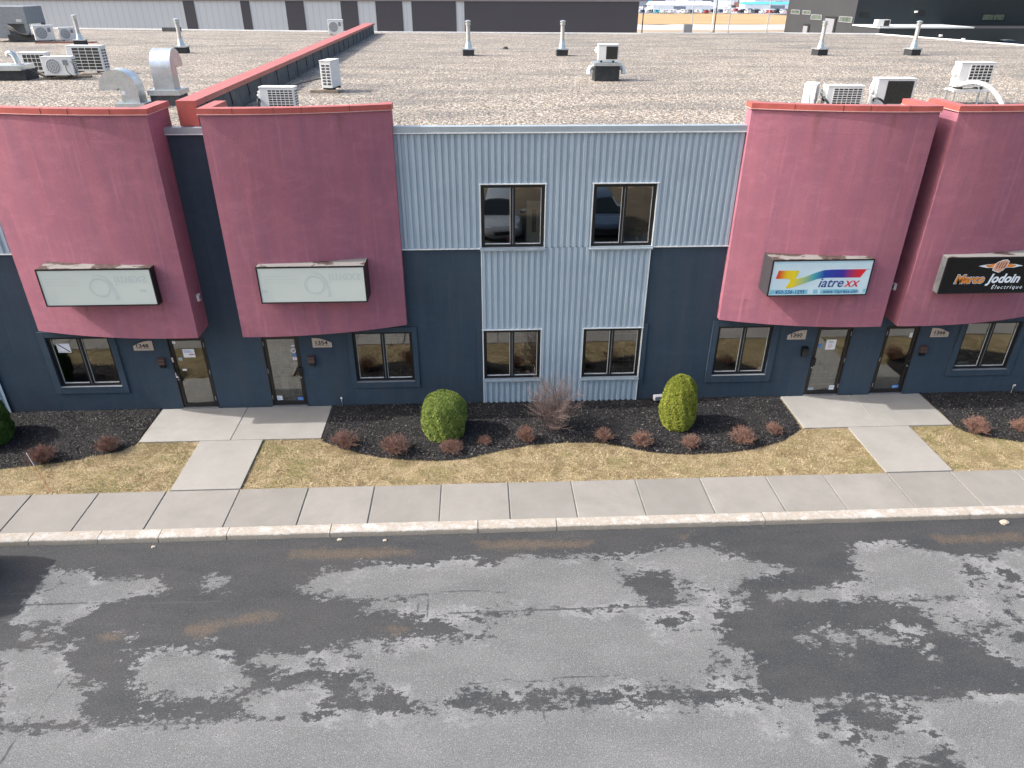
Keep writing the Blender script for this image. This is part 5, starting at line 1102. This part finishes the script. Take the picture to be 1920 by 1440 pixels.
def strands(name, paths, r0, mat, parent, tints):
    Vs = []; T = []
    for p, r_, t in zip(paths, r0, tints):
        p = np.array(p); m = len(p)
        for k in range(m-1):
            d = p[k+1]-p[k]; s = np.cross(d, rng.normal(0, 1, 3)); s /= np.linalg.norm(s)+1e-9; u = np.cross(d/(np.linalg.norm(d)+1e-9), s)
            ra = r_*(1-k/m*0.7); rb = r_*(1-(k+1)/m*0.7)
            Vs.append([p[k]-s*ra, p[k]+s*ra, p[k+1]+s*rb, p[k+1]-s*rb]); Vs.append([p[k]-u*ra, p[k]+u*ra, p[k+1]+u*rb, p[k+1]-u*rb]); T += [t, t]
    return scatter(name, np.array(Vs), None, np.array(T), mat, parent)
def low_shrub(x, y, rad, h, label, n=330, seed=1, red=1.0):
    r = np.random.default_rng(seed); paths = []; rr = []; tt = []
    for i in range(n):
        a = r.uniform(0, 2*np.pi); q = r.random()**0.55; tip = np.array([rad*q*np.cos(a)*r.uniform(0.8, 1.1), rad*q*np.sin(a)*r.uniform(0.8, 1.1), h*(1-0.55*q*q)*r.uniform(0.65, 1.08)])
        b0 = np.array([r.normal(0, 0.03), r.normal(0, 0.03), 0.0]); mid = b0*0.5+tip*0.5+np.array([r.normal(0, 0.02), r.normal(0, 0.02), h*0.08])
        paths.append([b0, mid, tip]); rr.append(r.uniform(0.0022, 0.0045)); t = np.clip(r.normal(0.5, 0.2), 0, 0.85)*red; tt.append(t if r.random() > 0.06 else 1.0)
        for k in range(3):
            f = r.uniform(0.35, 0.95); st = mid+(tip-mid)*f; e2 = st+r.normal(0, 0.045, 3)+np.array([0, 0, 0.02]); e2[2] = max(0.02, e2[2]); paths.append([st, e2]); rr.append(0.0024); tt.append(np.clip(r.normal(0.62, 0.2), 0, 0.9))
    o = strands('barberry_shrub', paths, rr, 'twig', None, tt); o.location = (x, y, 0.0); tag(o, label, 'shrub', 'low red bare shrubs in the mulch beds'); return o
SH = [(-3.45, -2.0, 0.40, 0.44, 'low red twiggy shrub nearest the left walkway in the middle bed'), (-2.17, -2.33, 0.38, 0.46, 'low red twiggy shrub left of the round green cedar'),
      (-0.80, -2.34, 0.30, 0.30, 'low red twiggy shrub directly in front of the round green cedar'), (0.03, -2.02, 0.17, 0.22, 'tiny red twiggy shrub right of the round green cedar'),
      (1.06, -1.98, 0.26, 0.42, 'low red twiggy shrub left of the tall bare bush'), (3.04, -2.04, 0.25, 0.36, 'low red twiggy shrub, first to the right of the tall bare bush'),
      (3.96, -2.28, 0.28, 0.42, 'low red twiggy shrub, second to the right of the tall bare bush'), (5.15, -2.42, 0.25, 0.34, 'low red twiggy shrub directly in front of the yellow green cedar'),
      (6.48, -2.30, 0.33, 0.48, 'low dense red twiggy shrub right of the yellow green cedar'), (7.46, -1.88, 0.22, 0.34, 'low red twiggy shrub nearest the right walkway in the middle bed'),
      (-10.62, -2.34, 0.36, 0.44, 'low red twiggy shrub behind the orange snow stake'), (-9.22, -1.95, 0.30, 0.38, 'low red twiggy shrub left of the left walkway'),
      (12.68, -2.02, 0.33, 0.46, 'low red twiggy shrub just right of the right walkway'), (13.90, -2.05, 0.27, 0.40, 'low red twiggy shrub at the right edge of the picture')]
for i, (x, y, r_, h_, lb) in enumerate(SH): low_shrub(x, y, r_*1.12, h_*(0.92+0.2*((i*37) % 10)/10), lb, n=int((190+12*((i*53) % 9))*r_/0.35), seed=20+i)
def tall_bush():
    r = np.random.default_rng(77); paths = []; rr = []; tt = []
    def grow(p, d, L, rad, lvl):
        pts = [p]; q = p.copy(); n = 4
        for k in range(n):
            d = d+r.normal(0, 0.13, 3); d /= np.linalg.norm(d); q = q+d*L/n; pts.append(q.copy())
        paths.append(pts); rr.append(rad); tt.append(np.clip(r.normal(0.3+0.2*lvl, 0.15), 0, 1))
        if lvl < 3:
            for k in range(r.integers(4, 7)):
                st = pts[r.integers(1, n+1)]; dd = d+r.normal(0, 0.42, 3); dd[2] = abs(dd[2])*0.7+0.25; dd /= np.linalg.norm(dd); grow(st, dd, L*r.uniform(0.42, 0.62), rad*0.58, lvl+1)
    for k in range(36):
        a = r.uniform(0, 6.28); s = r.uniform(0.03, 0.46); d = np.array([np.cos(a)*s, np.sin(a)*s, 1.0]); d /= np.linalg.norm(d)
        grow(np.array([r.normal(0, 0.09), r.normal(0, 0.07), 0.0]), d, r.uniform(0.70, 0.98), 0.0075, 0)
    o = strands('bare_bush', paths, rr, 'twig_grey', None, tt); o.location = (1.84, -1.45, 0); tag(o, 'tall grey brown bare bush in front of the corrugated wall', 'shrub')
tall_bush()
# potted plant and small things on the inner window sills
e = empty('potted_plant', (3.92, 0.16, 4.515), 0, 'small green potted plant in the upper right window', 'plant')
b = MB(); b.cyl((0, 0, 0), (0, 0, 0.10), 0.045, 0.06, 14); b.build('pot', 'white', e)
rr_ = random.Random(4); m = MB()
for k in range(46):
    a = rr_.uniform(0, 6.28); el = rr_.uniform(0.2, 1.4); L = rr_.uniform(0.08, 0.26); d = Vector((math.cos(a)*math.cos(el)*0.6, math.sin(a)*math.cos(el)*0.25, math.sin(el))); p = Vector((0, 0, 0.10))+d*L; s = d.cross(Vector((0, 1, 0.3))).normalized()*0.022
    m.add([p-d*0.03, p+s, p+d*0.035, p-s], [(0, 1, 2, 3)])
m.build('leaves', 'leafg', e)
m = MB(); m.cyl((0, 0, 0), (0, 0, 0.11), 0.035, 0.045, 10); m.cyl((0, 0, 0.11), (0, 0, 0.17), 0.045, 0.015, 10); o = m.build('pink_bottle', 'pink', None, loc=(0.70, 0.15, 4.515)); tag(o, 'small pink bottle on the sill of the upper left window', 'bottle')
m = MB(); m.box(0, 0.34, 0, 0.22, 0, 0.03); m.box(0.02, 0.30, 0.02, 0.2, 0.031, 0.07); o = m.build('document_pile', 'paper', None, loc=(13.32, 0.16, 0.82)); tag(o, 'pile of white papers inside the window right of door 1366', 'papers')
sb = MB(); sb.box(0.02, 1.6, 0.128, 0.42, 4.44, 4.51); sb.box(2.72, 4.28, 0.128, 0.42, 4.44, 4.51); sb.box(13.05, 14.64, 0.128, 0.42, 0.77, 0.815); sb.build('inner_sill', 'white', B)

# ---------------------------------------------------------------- vehicles
PAINT = {}
def paint(nm, c, metal=0.3):
    m, nt, b = nmat(nm); b.inputs['Base Color'].default_value = (*c, 1); b.inputs['Metallic'].default_value = metal; b.inputs['Roughness'].default_value = 0.28
    b.inputs['Coat Weight'].default_value = 0.6; b.inputs['Coat Roughness'].default_value = 0.05; MAT[nm] = m
paint('silver paint', (0.30, 0.32, 0.34)); paint('slate blue paint', (0.05, 0.08, 0.13)); paint('white paint', (0.7, 0.71, 0.72), 0); paint('charcoal paint', (0.03, 0.032, 0.036)); paint('red paint', (0.35, 0.03, 0.03), 0); paint('teal paint', (0.03, 0.35, 0.45), 0)
MAT['lamp'] = simple('clear lamp plastic', (0.7, 0.72, 0.74), 0.15); MAT['tail'] = simple('red lamp plastic', (0.35, 0.01, 0.01), 0.2)
def car(pm, name, label, loc, rz, detail=True, tall=0.0, group=None):
    """length along +x (front at +x), origin on the ground at its centre"""
    e = empty(name, loc, rz, label, 'car', group); Lh = 2.3; W = 0.92; H = 1.62+tall
    # body : cross sections along x
    st = [(-2.30, 0.42, 0.78, 0.80), (-2.24, 0.30, 1.00, 0.88), (-1.6, 0.26, 1.06, 0.92), (0.0, 0.24, 1.02, 0.93), (0.95, 0.26, 1.00, 0.92), (1.75, 0.28, 0.92, 0.88), (2.22, 0.32, 0.80, 0.78), (2.32, 0.42, 0.64, 0.70)]
    m = MB(); vs = []
    for x, z0, z1, w_ in st:
        z1 += tall*0.5
        for yy, zz in ((w_*0.86, z0), (w_, z0+0.14), (w_, z0+(z1-z0)*0.6), (w_*0.93, z1-0.03), (w_*0.80, z1), (-w_*0.80, z1), (-w_*0.93, z1-0.03), (-w_, z0+(z1-z0)*0.6), (-w_, z0+0.14), (-w_*0.86, z0)): vs.append((x, yy, zz))
    k = 10; fs = [(i*k+j, i*k+(j+1) % k, (i+1)*k+(j+1) % k, (i+1)*k+j) for i in range(len(st)-1) for j in range(k)]+[tuple(range(k-1, -1, -1)), tuple((len(st)-1)*k+j for j in range(k))]
    m.add(vs, fs); b = m.build('body', pm, e, smooth=True)
    cs = [(-2.12, 1.02, 0.80, 1.04, 0.79), (-1.75, 1.0, 0.82, H-0.06, 0.66), (-1.0, 1.0, 0.84, H, 0.68), (0.25, 1.0, 0.84, H-0.03, 0.67), (0.55, 1.0, 0.83, H-0.14, 0.66), (1.18, 0.98, 0.80, 1.02, 0.78)]
    m = MB(); vs = []
    for x, z0, w0, z1, w1 in cs:
        z0 += tall*0.4; z1 = max(z1, z0+0.01); vs += [(x, w0, z0-0.03), (x, w1, z1), (x, -w1, z1), (x, -w0, z0-0.03)]
    fs = [(i*4+j, i*4+(j+1) % 4, (i+1)*4+(j+1) % 4, (i+1)*4+j) for i in range(5) for j in range(4)]+[(3, 2, 1, 0), (20, 21, 22, 23)]
    m.add(vs, fs); m.build('greenhouse', 'carglass', e, smooth=False)
    m = MB(); vs = []
    for x, z0, w0, z1, w1 in cs[1:5]: vs += [(x, w1-0.02, z1+0.004), (x, w1-0.06, z1+0.035), (x, -w1+0.06, z1+0.035), (x, -w1+0.02, z1+0.004)]
    m.add(vs, [(i*4+j, i*4+(j+1) % 4, (i+1)*4+(j+1) % 4, (i+1)*4+j) for i in range(3) for j in range(4)]+[(3, 2, 1, 0), (12, 13, 14, 15)]); m.build('roof_panel', pm, e, smooth=True)
    if detail:
        m = MB()
        for sy in (-1, 1):
            for (xa, za, wa), (xb, zb, wb) in (((1.18, 1.0, 0.80), (0.55, H-0.13, 0.665)), ((0.0, 1.0, 0.845), (-0.05, H-0.02, 0.68)), ((-1.1, 1.0, 0.845), (-1.15, H-0.02, 0.68)), ((-2.10, 1.03, 0.80), (-1.75, H-0.05, 0.665))):
                m.tube([(xa, sy*wa, za+tall*0.4), (xb, sy*wb, zb)], 0.035, 6)
        m.build('pillar', pm, e)
        for sy in (-1, 1):
            m = MB(); m.box(2.08, 2.27, sy*0.62-0.13, sy*0.62+0.13, 0.66, 0.80); m.build('headlight', 'lamp', e, bevel=0.03)
            m = MB(); m.box(-2.31, -2.18, sy*0.74-0.10, sy*0.74+0.10, 0.78, 1.0); m.build('tail_light', 'tail', e, bevel=0.02)
            m = MB(); m.box(0.72, 0.92, sy*0.98-0.09, sy*0.98+0.09, 0.98+tall*0.4, 1.12+tall*0.4); m.build('mirror', pm, e, bevel=0.03)
        m = MB(); m.box(2.24, 2.335, -0.45, 0.45, 0.46, 0.62); m.build('front_grille', 'black', e)
    for sx in (-1.40, 1.42):
        for sy in (-1, 1):
            m = MB(); m.cyl((sx, sy*0.70, 0.34), (sx, sy*0.945, 0.34), 0.34, n=24); wh = m.build('wheel', 'rubber', e, smooth=True)
            if detail: m = MB(); m.cyl((sx, sy*0.946, 0.34), (sx, sy*0.952, 0.34), 0.21, n=18); m.build('rim', 'hingem', wh)
    return e
car('charcoal paint', 'parked_car', 'tall dark parked car whose shadow falls on the road at the left edge', (-12.45, -6.48, -0.12), R(180), True, 0.12)
car('silver paint', 'parked_car', 'silver parked car mirrored in the upper left window', (1.15, -16.6, -0.14), R(90), True, 0.05)
car('slate blue paint', 'parked_car', 'dark blue parked car mirrored in the upper right window', (5.6, -16.8, -0.14), R(86), True)

# ---------------------------------------------------------------- far background
def vstripe_mat(name, c, c2, per, rough=0.6):
    m, nt, b = nmat(name); v = coords(nt); w = N(nt, 'ShaderNodeTexWave', Scale=1.0); w.wave_type = 'BANDS'; w.bands_direction = 'DIAGONAL'
    mp = coords(nt, (1/per, 1/per, 0)); nt.links.new(mp, w.inputs['Vector'])
    col = mix(nt, ramp(nt, w.outputs['Fac'], [(0.0, 0.6), (0.12, 0.0)]), ramp(nt, noise(nt, v, 0.15, 3), [(0.3, c), (0.7, c2)]), [x*0.8 for x in c])
    nt.links.new(col, b.inputs['Base Color']); b.inputs['Roughness'].default_value = rough; return m
MAT['wlight'] = vstripe_mat('pale warehouse panel', (0.52, 0.59, 0.66), (0.56, 0.63, 0.70), 1.3)
MAT['wdark'] = vstripe_mat('slate warehouse panel', (0.060, 0.063, 0.080), (0.068, 0.072, 0.09), 0.5)
WH = empty('warehouse', (0, 90, 0), 0, 'long warehouse with upright pale and slate grey panels behind the gravel roof', 'building')
b = MB(); b.box(-140, 21.9, 0.02, 40, -0.2, 8.5); b.build('wall', 'wlight', WH)
dk = [(-37.9, -36.5), (-30.55, -29.4), (-24.75, -22.4), (-17.6, -15.4), (-13.05, -9.55), (-8.35, -2.50), (-1.40, 21.92), (-60.5, -58.5), (-50, -49)][:7]
for a, c in dk: b = MB(); b.box(a, c, -0.04, 0.019, -0.2, 8.5); b.build('slate_panel', 'wdark', WH)
b = MB(); b.box(-140.1, 22.05, -0.12, 40.1, 8.501, 8.75); b.build('parapet_cap', 'wdark2', WH) if 'wdark2' in MAT else None
MAT['wcap'] = simple('grey warehouse cap', (0.22, 0.22, 0.24), 0.5); b.build('parapet_cap', 'wcap', WH)
MAT['dkwall'] = vstripe_mat('charcoal ribbed steel', (0.028, 0.029, 0.034), (0.034, 0.035, 0.040), 0.6)
MAT['dkwall_shaded'] = simple('charcoal steel in painted shade', (0.010, 0.017, 0.021), 0.6, 0, 0.1, 0.2)  # charcoal wall colour darkened to paint in the shade on its fronts
MAT['farroof'] = simple('pale canopy roof', (0.60, 0.64, 0.63), 0.5, 0, 0.1, 0.2)
MAT['win_far'] = simple('greenish far window', (0.07, 0.10, 0.08), 0.2, 0, 0.5, 0.8)
DB = empty('charcoal_warehouse', (79.7, 148, 0), 0, 'big charcoal ribbed steel warehouse in the upper right corner', 'building')
b = MB(); b.box(0, 110, 0, 37, -0.2, 13); b.build('wall', 'dkwall', DB)
b = MB(); b.box(0.0, 110, -0.06, -0.01, 3.6, 12.98); b.build('front_shade_sheet', 'dkwall_shaded', DB)  # sheet over the front wall, its shade painted into the colour
b = MB(); b.box(0, 110, -11.4, -0.07, -0.2, 3.35); b.build('low_wing', 'dkwall', DB)
b = MB(); b.box(0.02, 110, -11.46, -11.41, -0.2, 3.34); b.build('wing_shade_sheet', 'dkwall_shaded', DB)  # painted shade again, on the front of the low wing
b = MB(); b.box(-0.2, 19, -11.6, -0.08, 3.351, 3.62); b.build('canopy', 'farroof', DB)
for (y0, y1, z0, z1) in ((28.8, 34.3, 4.6, 5.6), (22.4, 27.2, 4.7, 5.6), (15.8, 21.9, 3.8, 4.9), (0.7, 6.9, 3.8, 4.95)):
    m = MB(); m.box(-0.14, -0.02, y0, y1, z0, z1); f = m.build('window', 'wcap', DB); m = MB(); m.box(-0.18, -0.141, y0+0.35, y1-0.35, z0+0.16, z1-0.12); m.build('pane', 'win_far', f)
for (y0, y1, z0, z1) in ((8.0, 14.0, 1.0, 4.7), (21.6, 25.4, 0.0, 2.7)):
    m = MB(); m.box(-0.14, -0.02, y0, y1, z0, z1); f = m.build('door', 'black', DB); m = MB(); m.box(-0.18, -0.141, y0+0.9, y1-0.3, z0+0.1, z1-0.4); m.build('leaf', 'wcap', f)
for (x0, x1, z0, z1, mt) in ((0.9, 2.9, 4.9, 5.8, 'black'), (12.9, 14.8, 5.2, 6.2, 'black'), (27.4, 32.4, 4.3, 5.6, 'win_far')):
    m = MB(); m.box(x0, x1, -0.14, -0.062, z0, z1); f = m.build('window', 'black', DB); m = MB(); m.box(x0+0.2, (x0+x1)/2-0.1, -0.17, -0.141, z0+0.15, z1-0.15); m.box((x0+x1)/2+0.1, x1-0.2, -0.17, -0.141, z0+0.15, z1-0.15); m.build('pane', mt, f)
e = ac_unit('mesh', 2.5, 1.15, 1.6, 'pale air handling box on the white canopy at the upper right', (79.2, 136.9, 3.62), 0, coil_from=0.5, bars=(4, 4)); 
if 'group' in e: del e['group']
# lamps and poles
def lamp(x, y, z, label):
    e = empty('wall_lamp', (x, y, z), 0, label, 'lamp', 'small lamps on the dark warehouse'); b = MB(); b.box(-0.25, 0.25, -0.5, -0.02, 0.0, 0.35); b.build('housing', 'white', e); b = MB(); b.box(-0.2, 0.2, -0.54, -0.501, 0.03, 0.3); b.build('lens', 'lamp', e)
lamp(92.4, 147.85, 5.8, 'uppermost small lamp on the dark warehouse front'); lamp(92.2, 136.5, 1.9, 'lower small lamp on the dark warehouse, left of the two'); lamp(97.0, 136.5, 1.25, 'lower small lamp on the dark warehouse, right of the two')
def pole(x, y, h, r_, mat, label, base=False, arm=False):
    e = empty('light_pole', (x, y, -0.17), 0, label, 'pole'); b = MB(); b.cyl((0, 0, 0), (0, 0, h), r_, r_*0.7, 8); b.build('shaft', mat, e)
    b = MB(); b.cyl((0, 0, 0), (0, 0, 0.5), r_*1.8, r_*1.8, 8); b.build('footing', 'conc', e)
    if arm: b = MB(); b.box(0, 1.6, -0.1, 0.1, h-0.2, h-0.02); b.build('arm', mat, e)
    if base: b = MB(); b.box(-2.0, 0.2, -0.5, 0.5, 0, 2.2); b.build('cabinet', 'grey', e)
pole(41.8, 181, 6.6, 0.16, 'black', 'short dark pole beside the corner of the striped warehouse', arm=True)
pole(55.8, 186.8, 14, 0.16, 'galv', 'grey pole with a cabinet at its foot in the far field', base=True)
pole(61.3, 187, 14, 0.17, 'white', 'white pole in the far field beside a dark one')
pole(61.9, 186.9, 8.2, 0.16, 'black', 'dark pole in the far field beside the white one', arm=True)
pole(65.6, 187, 14, 0.18, 'galv', 'grey pole in the middle of the far field'); pole(75.8, 187, 14, 0.16, 'galv', 'grey pole in the far field beside the charcoal warehouse')
# bands of ground beyond
def band(name, y0, y1, z, mat):
    m = MB(); n = 60; vs = []
    r_ = random.Random(int(y0))
    for i in range(n+1):
        x = -150+i*10; vs += [(x, y0+r_.uniform(-1, 1)*(y1-y0)*0.05, z), (x, y1+r_.uniform(-1, 1)*(y1-y0)*0.04, z)]
    m.add(vs, [(2*i, 2*i+2, 2*i+3, 2*i+1) for i in range(n)]); struct(name, m.build(name, mat))
def ground_mat(nm, a, b_, sc):
    m, nt, b = nmat(nm); v = coords(nt, (0.25, 1, 1)); nt.links.new(ramp(nt, noise(nt, v, sc, 6, 0.7), [(0.3, a), (0.7, b_)]), b.inputs['Base Color']); b.inputs['Roughness'].default_value = 0.95; MAT[nm] = m
ground_mat('far gravel', (0.38, 0.36, 0.34), (0.50, 0.48, 0.46), 0.3); ground_mat('far straw', (0.30, 0.185, 0.085), (0.46, 0.32, 0.16), 0.12); ground_mat('far dry grass', (0.24, 0.18, 0.12), (0.40, 0.33, 0.25), 0.4); ground_mat('far lot', (0.18, 0.19, 0.22), (0.55, 0.56, 0.6), 0.08)
band('gravel_yard', 120, 184, -0.155, 'far gravel'); band('dry_grass', 184.5, 206, -0.15, 'far dry grass'); band('gravel_road', 207, 242, -0.15, 'far gravel'); band('straw_field', 243, 352, -0.15, 'far straw'); band('yard', 353, 800, -0.15, 'far lot')
# far sheds and parked cars
MAT['shedwhite'] = simple('white shed', (0.75, 0.77, 0.78), 0.5); MAT['shedblue'] = simple('blue shed', (0.08, 0.42, 0.55), 0.5); MAT['shedrust'] = simple('rusty red shed', (0.40, 0.20, 0.14), 0.6); MAT['shedgrey'] = simple('grey shed', (0.20, 0.23, 0.28), 0.6)
def shed(x, y, w_, d_, h_, mat, roof, label):
    e = empty('shed', (x, y, -0.17), 0, label, 'shed'); b = MB(); b.box(0, w_, 0, d_, 0, h_); b.build('wall', mat, e)
    b = MB(); b.prism_yz([(-0.5, h_+0.001), (d_+0.5, h_+0.001), (d_/2, h_+d_*0.12)], -0.5, w_+0.5); b.build('roof', roof, e)
    b = MB(); b.box(w_*0.35, w_*0.55, -0.06, -0.01, 0, h_*0.75); b.build('door', 'shedgrey', e)
shed(98, 425, 34, 14, 2.4, 'shedwhite', 'shedwhite', 'long low white shed beyond the straw field')
shed(92, 520, 24, 20, 5, 'shedgrey', 'shedgrey', 'grey shed at the far left of the distant yard')
shed(150, 560, 40, 26, 6, 'shedwhite', 'shedwhite', 'big white shed in the middle of the distant yard')
shed(200, 640, 36, 22, 5, 'shedrust', 'shedrust', 'rusty red shed at the back of the distant yard')
shed(160, 455, 44, 10, 2.4, 'shedwhite', 'shedblue', 'long pale shed with a blue roof at the right of the distant yard')
shed(188, 520, 42, 16, 4, 'shedwhite', 'shedblue', 'white shed with a blue roof at the right of the distant yard')
shed(140, 700, 60, 22, 6, 'shedwhite', 'shedwhite', 'white shed at the very back of the distant yard')
shed(122, 640, 26, 20, 5, 'shedrust', 'shedwhite', 'rusty shed with a white roof at the back of the distant yard')
rt_ = random.Random(21); tn = 0
where = ['white', 'grey', 'rusty', 'blue']
tproto = {}
for k in range(34):
    mt = rt_.choice(['shedwhite', 'shedwhite', 'shedgrey', 'shedrust', 'shedblue']); x = rt_.uniform(95, 235); y = rt_.uniform(430, 720)
    if x > 0.42*y+20 or x < 0.19*y: continue
    if mt not in tproto:
        lab = {'shedwhite': 'white', 'shedgrey': 'grey', 'shedrust': 'rusty', 'shedblue': 'blue'}[mt]
        e = empty('container', (x, y, -0.17), rt_.choice([0, R(90), R(12)]), lab+' storage container in the distant yard', 'container', lab+' storage containers in the distant yard')
        b = MB(); b.box(0, 12, 0, 2.5, 0.3, 3.0); b.build('body', mt, e); b = MB(); b.box(-0.06, 0, 0.1, 2.4, 0.4, 2.9); b.build('door', 'shedgrey', e); b = MB(); [b.box(q, q+0.3, 0.1, 2.4, 0, 0.3) for q in (0.5, 5.8, 11.2)]; b.build('skid', 'black', e); tproto[mt] = e
    else: dup(tproto[mt], (x, y, -0.17), rt_.choice([0, R(90), R(12), R(-8)]))
cols = ['white paint', 'charcoal paint', 'slate blue paint', 'silver paint', 'red paint', 'teal paint']; protos = {}
def farcar(x, y, c, rz):
    if c not in protos:
        e = empty('parked_car', (x, y, -0.15), rz, c.split()[0]+' car parked in the distant yard', 'car', c.split()[0]+' cars parked in the distant yard')
        m = MB(); st = [(-2.3, 0.35, 0.9), (-1.8, 0.3, 1.0), (-1.5, 0.3, 1.55), (0.3, 0.3, 1.55), (1.1, 0.3, 1.0), (2.2, 0.3, 0.85), (2.3, 0.4, 0.6)]
        m.add([v for x_, a, b_ in st for v in ((x_, -0.9, a), (x_, -0.85, b_), (x_, 0.85, b_), (x_, 0.9, a))], [(i*4+j, i*4+(j+1) % 4, (i+1)*4+(j+1) % 4, (i+1)*4+j) for i in range(6) for j in range(4)]+[(3, 2, 1, 0), (24, 25, 26, 27)]); m.build('body', c, e)
        m = MB(); m.box(-1.45, 0.4, -0.88, 0.88, 1.05, 1.45); m.box(-1.9, -1.5, -0.5, 0.5, 1.05, 1.3); m.build('windows', 'black', e)
        m = MB(); [m.cyl((sx, sy*0.75, 0.3), (sx, sy*0.93, 0.3), 0.32, n=10) for sx in (-1.4, 1.4) for sy in (-1, 1)]; m.build('wheels', 'rubber', e)
        protos[c] = e
    else: dup(protos[c], (x, y, -0.15), rz)
rc = random.Random(9)
for row, (yy, x0, x1, stp) in enumerate(((362, 76, 152, 3.4), (372, 78, 156, 3.8), (388, 122, 165, 3.6), (470, 104, 190, 6.0), (600, 118, 230, 9.0))):
    x = x0
    while x < x1:
        if rc.random() < 0.8: farcar(x, yy+rc.uniform(-0.5, 0.5), rc.choice(cols[:4] if rc.random() < 0.85 else cols[4:]), R(90))
        x += stp
car('silver paint', 'parked_car', 'grey car left of the two in front of the dark warehouse', (104.8, 133.5, -0.155), 0, False)
car('white paint', 'parked_car', 'pale car right of the two in front of the dark warehouse', (112.6, 131.5, -0.155), R(60), False)

# ---------------------------------------------------------------- render settings
scene.render.engine = 'CYCLES'
scene.cycles.max_bounces = 8; scene.cycles.transparent_max_bounces = 12; scene.cycles.caustics_reflective = False; scene.cycles.caustics_refractive = False
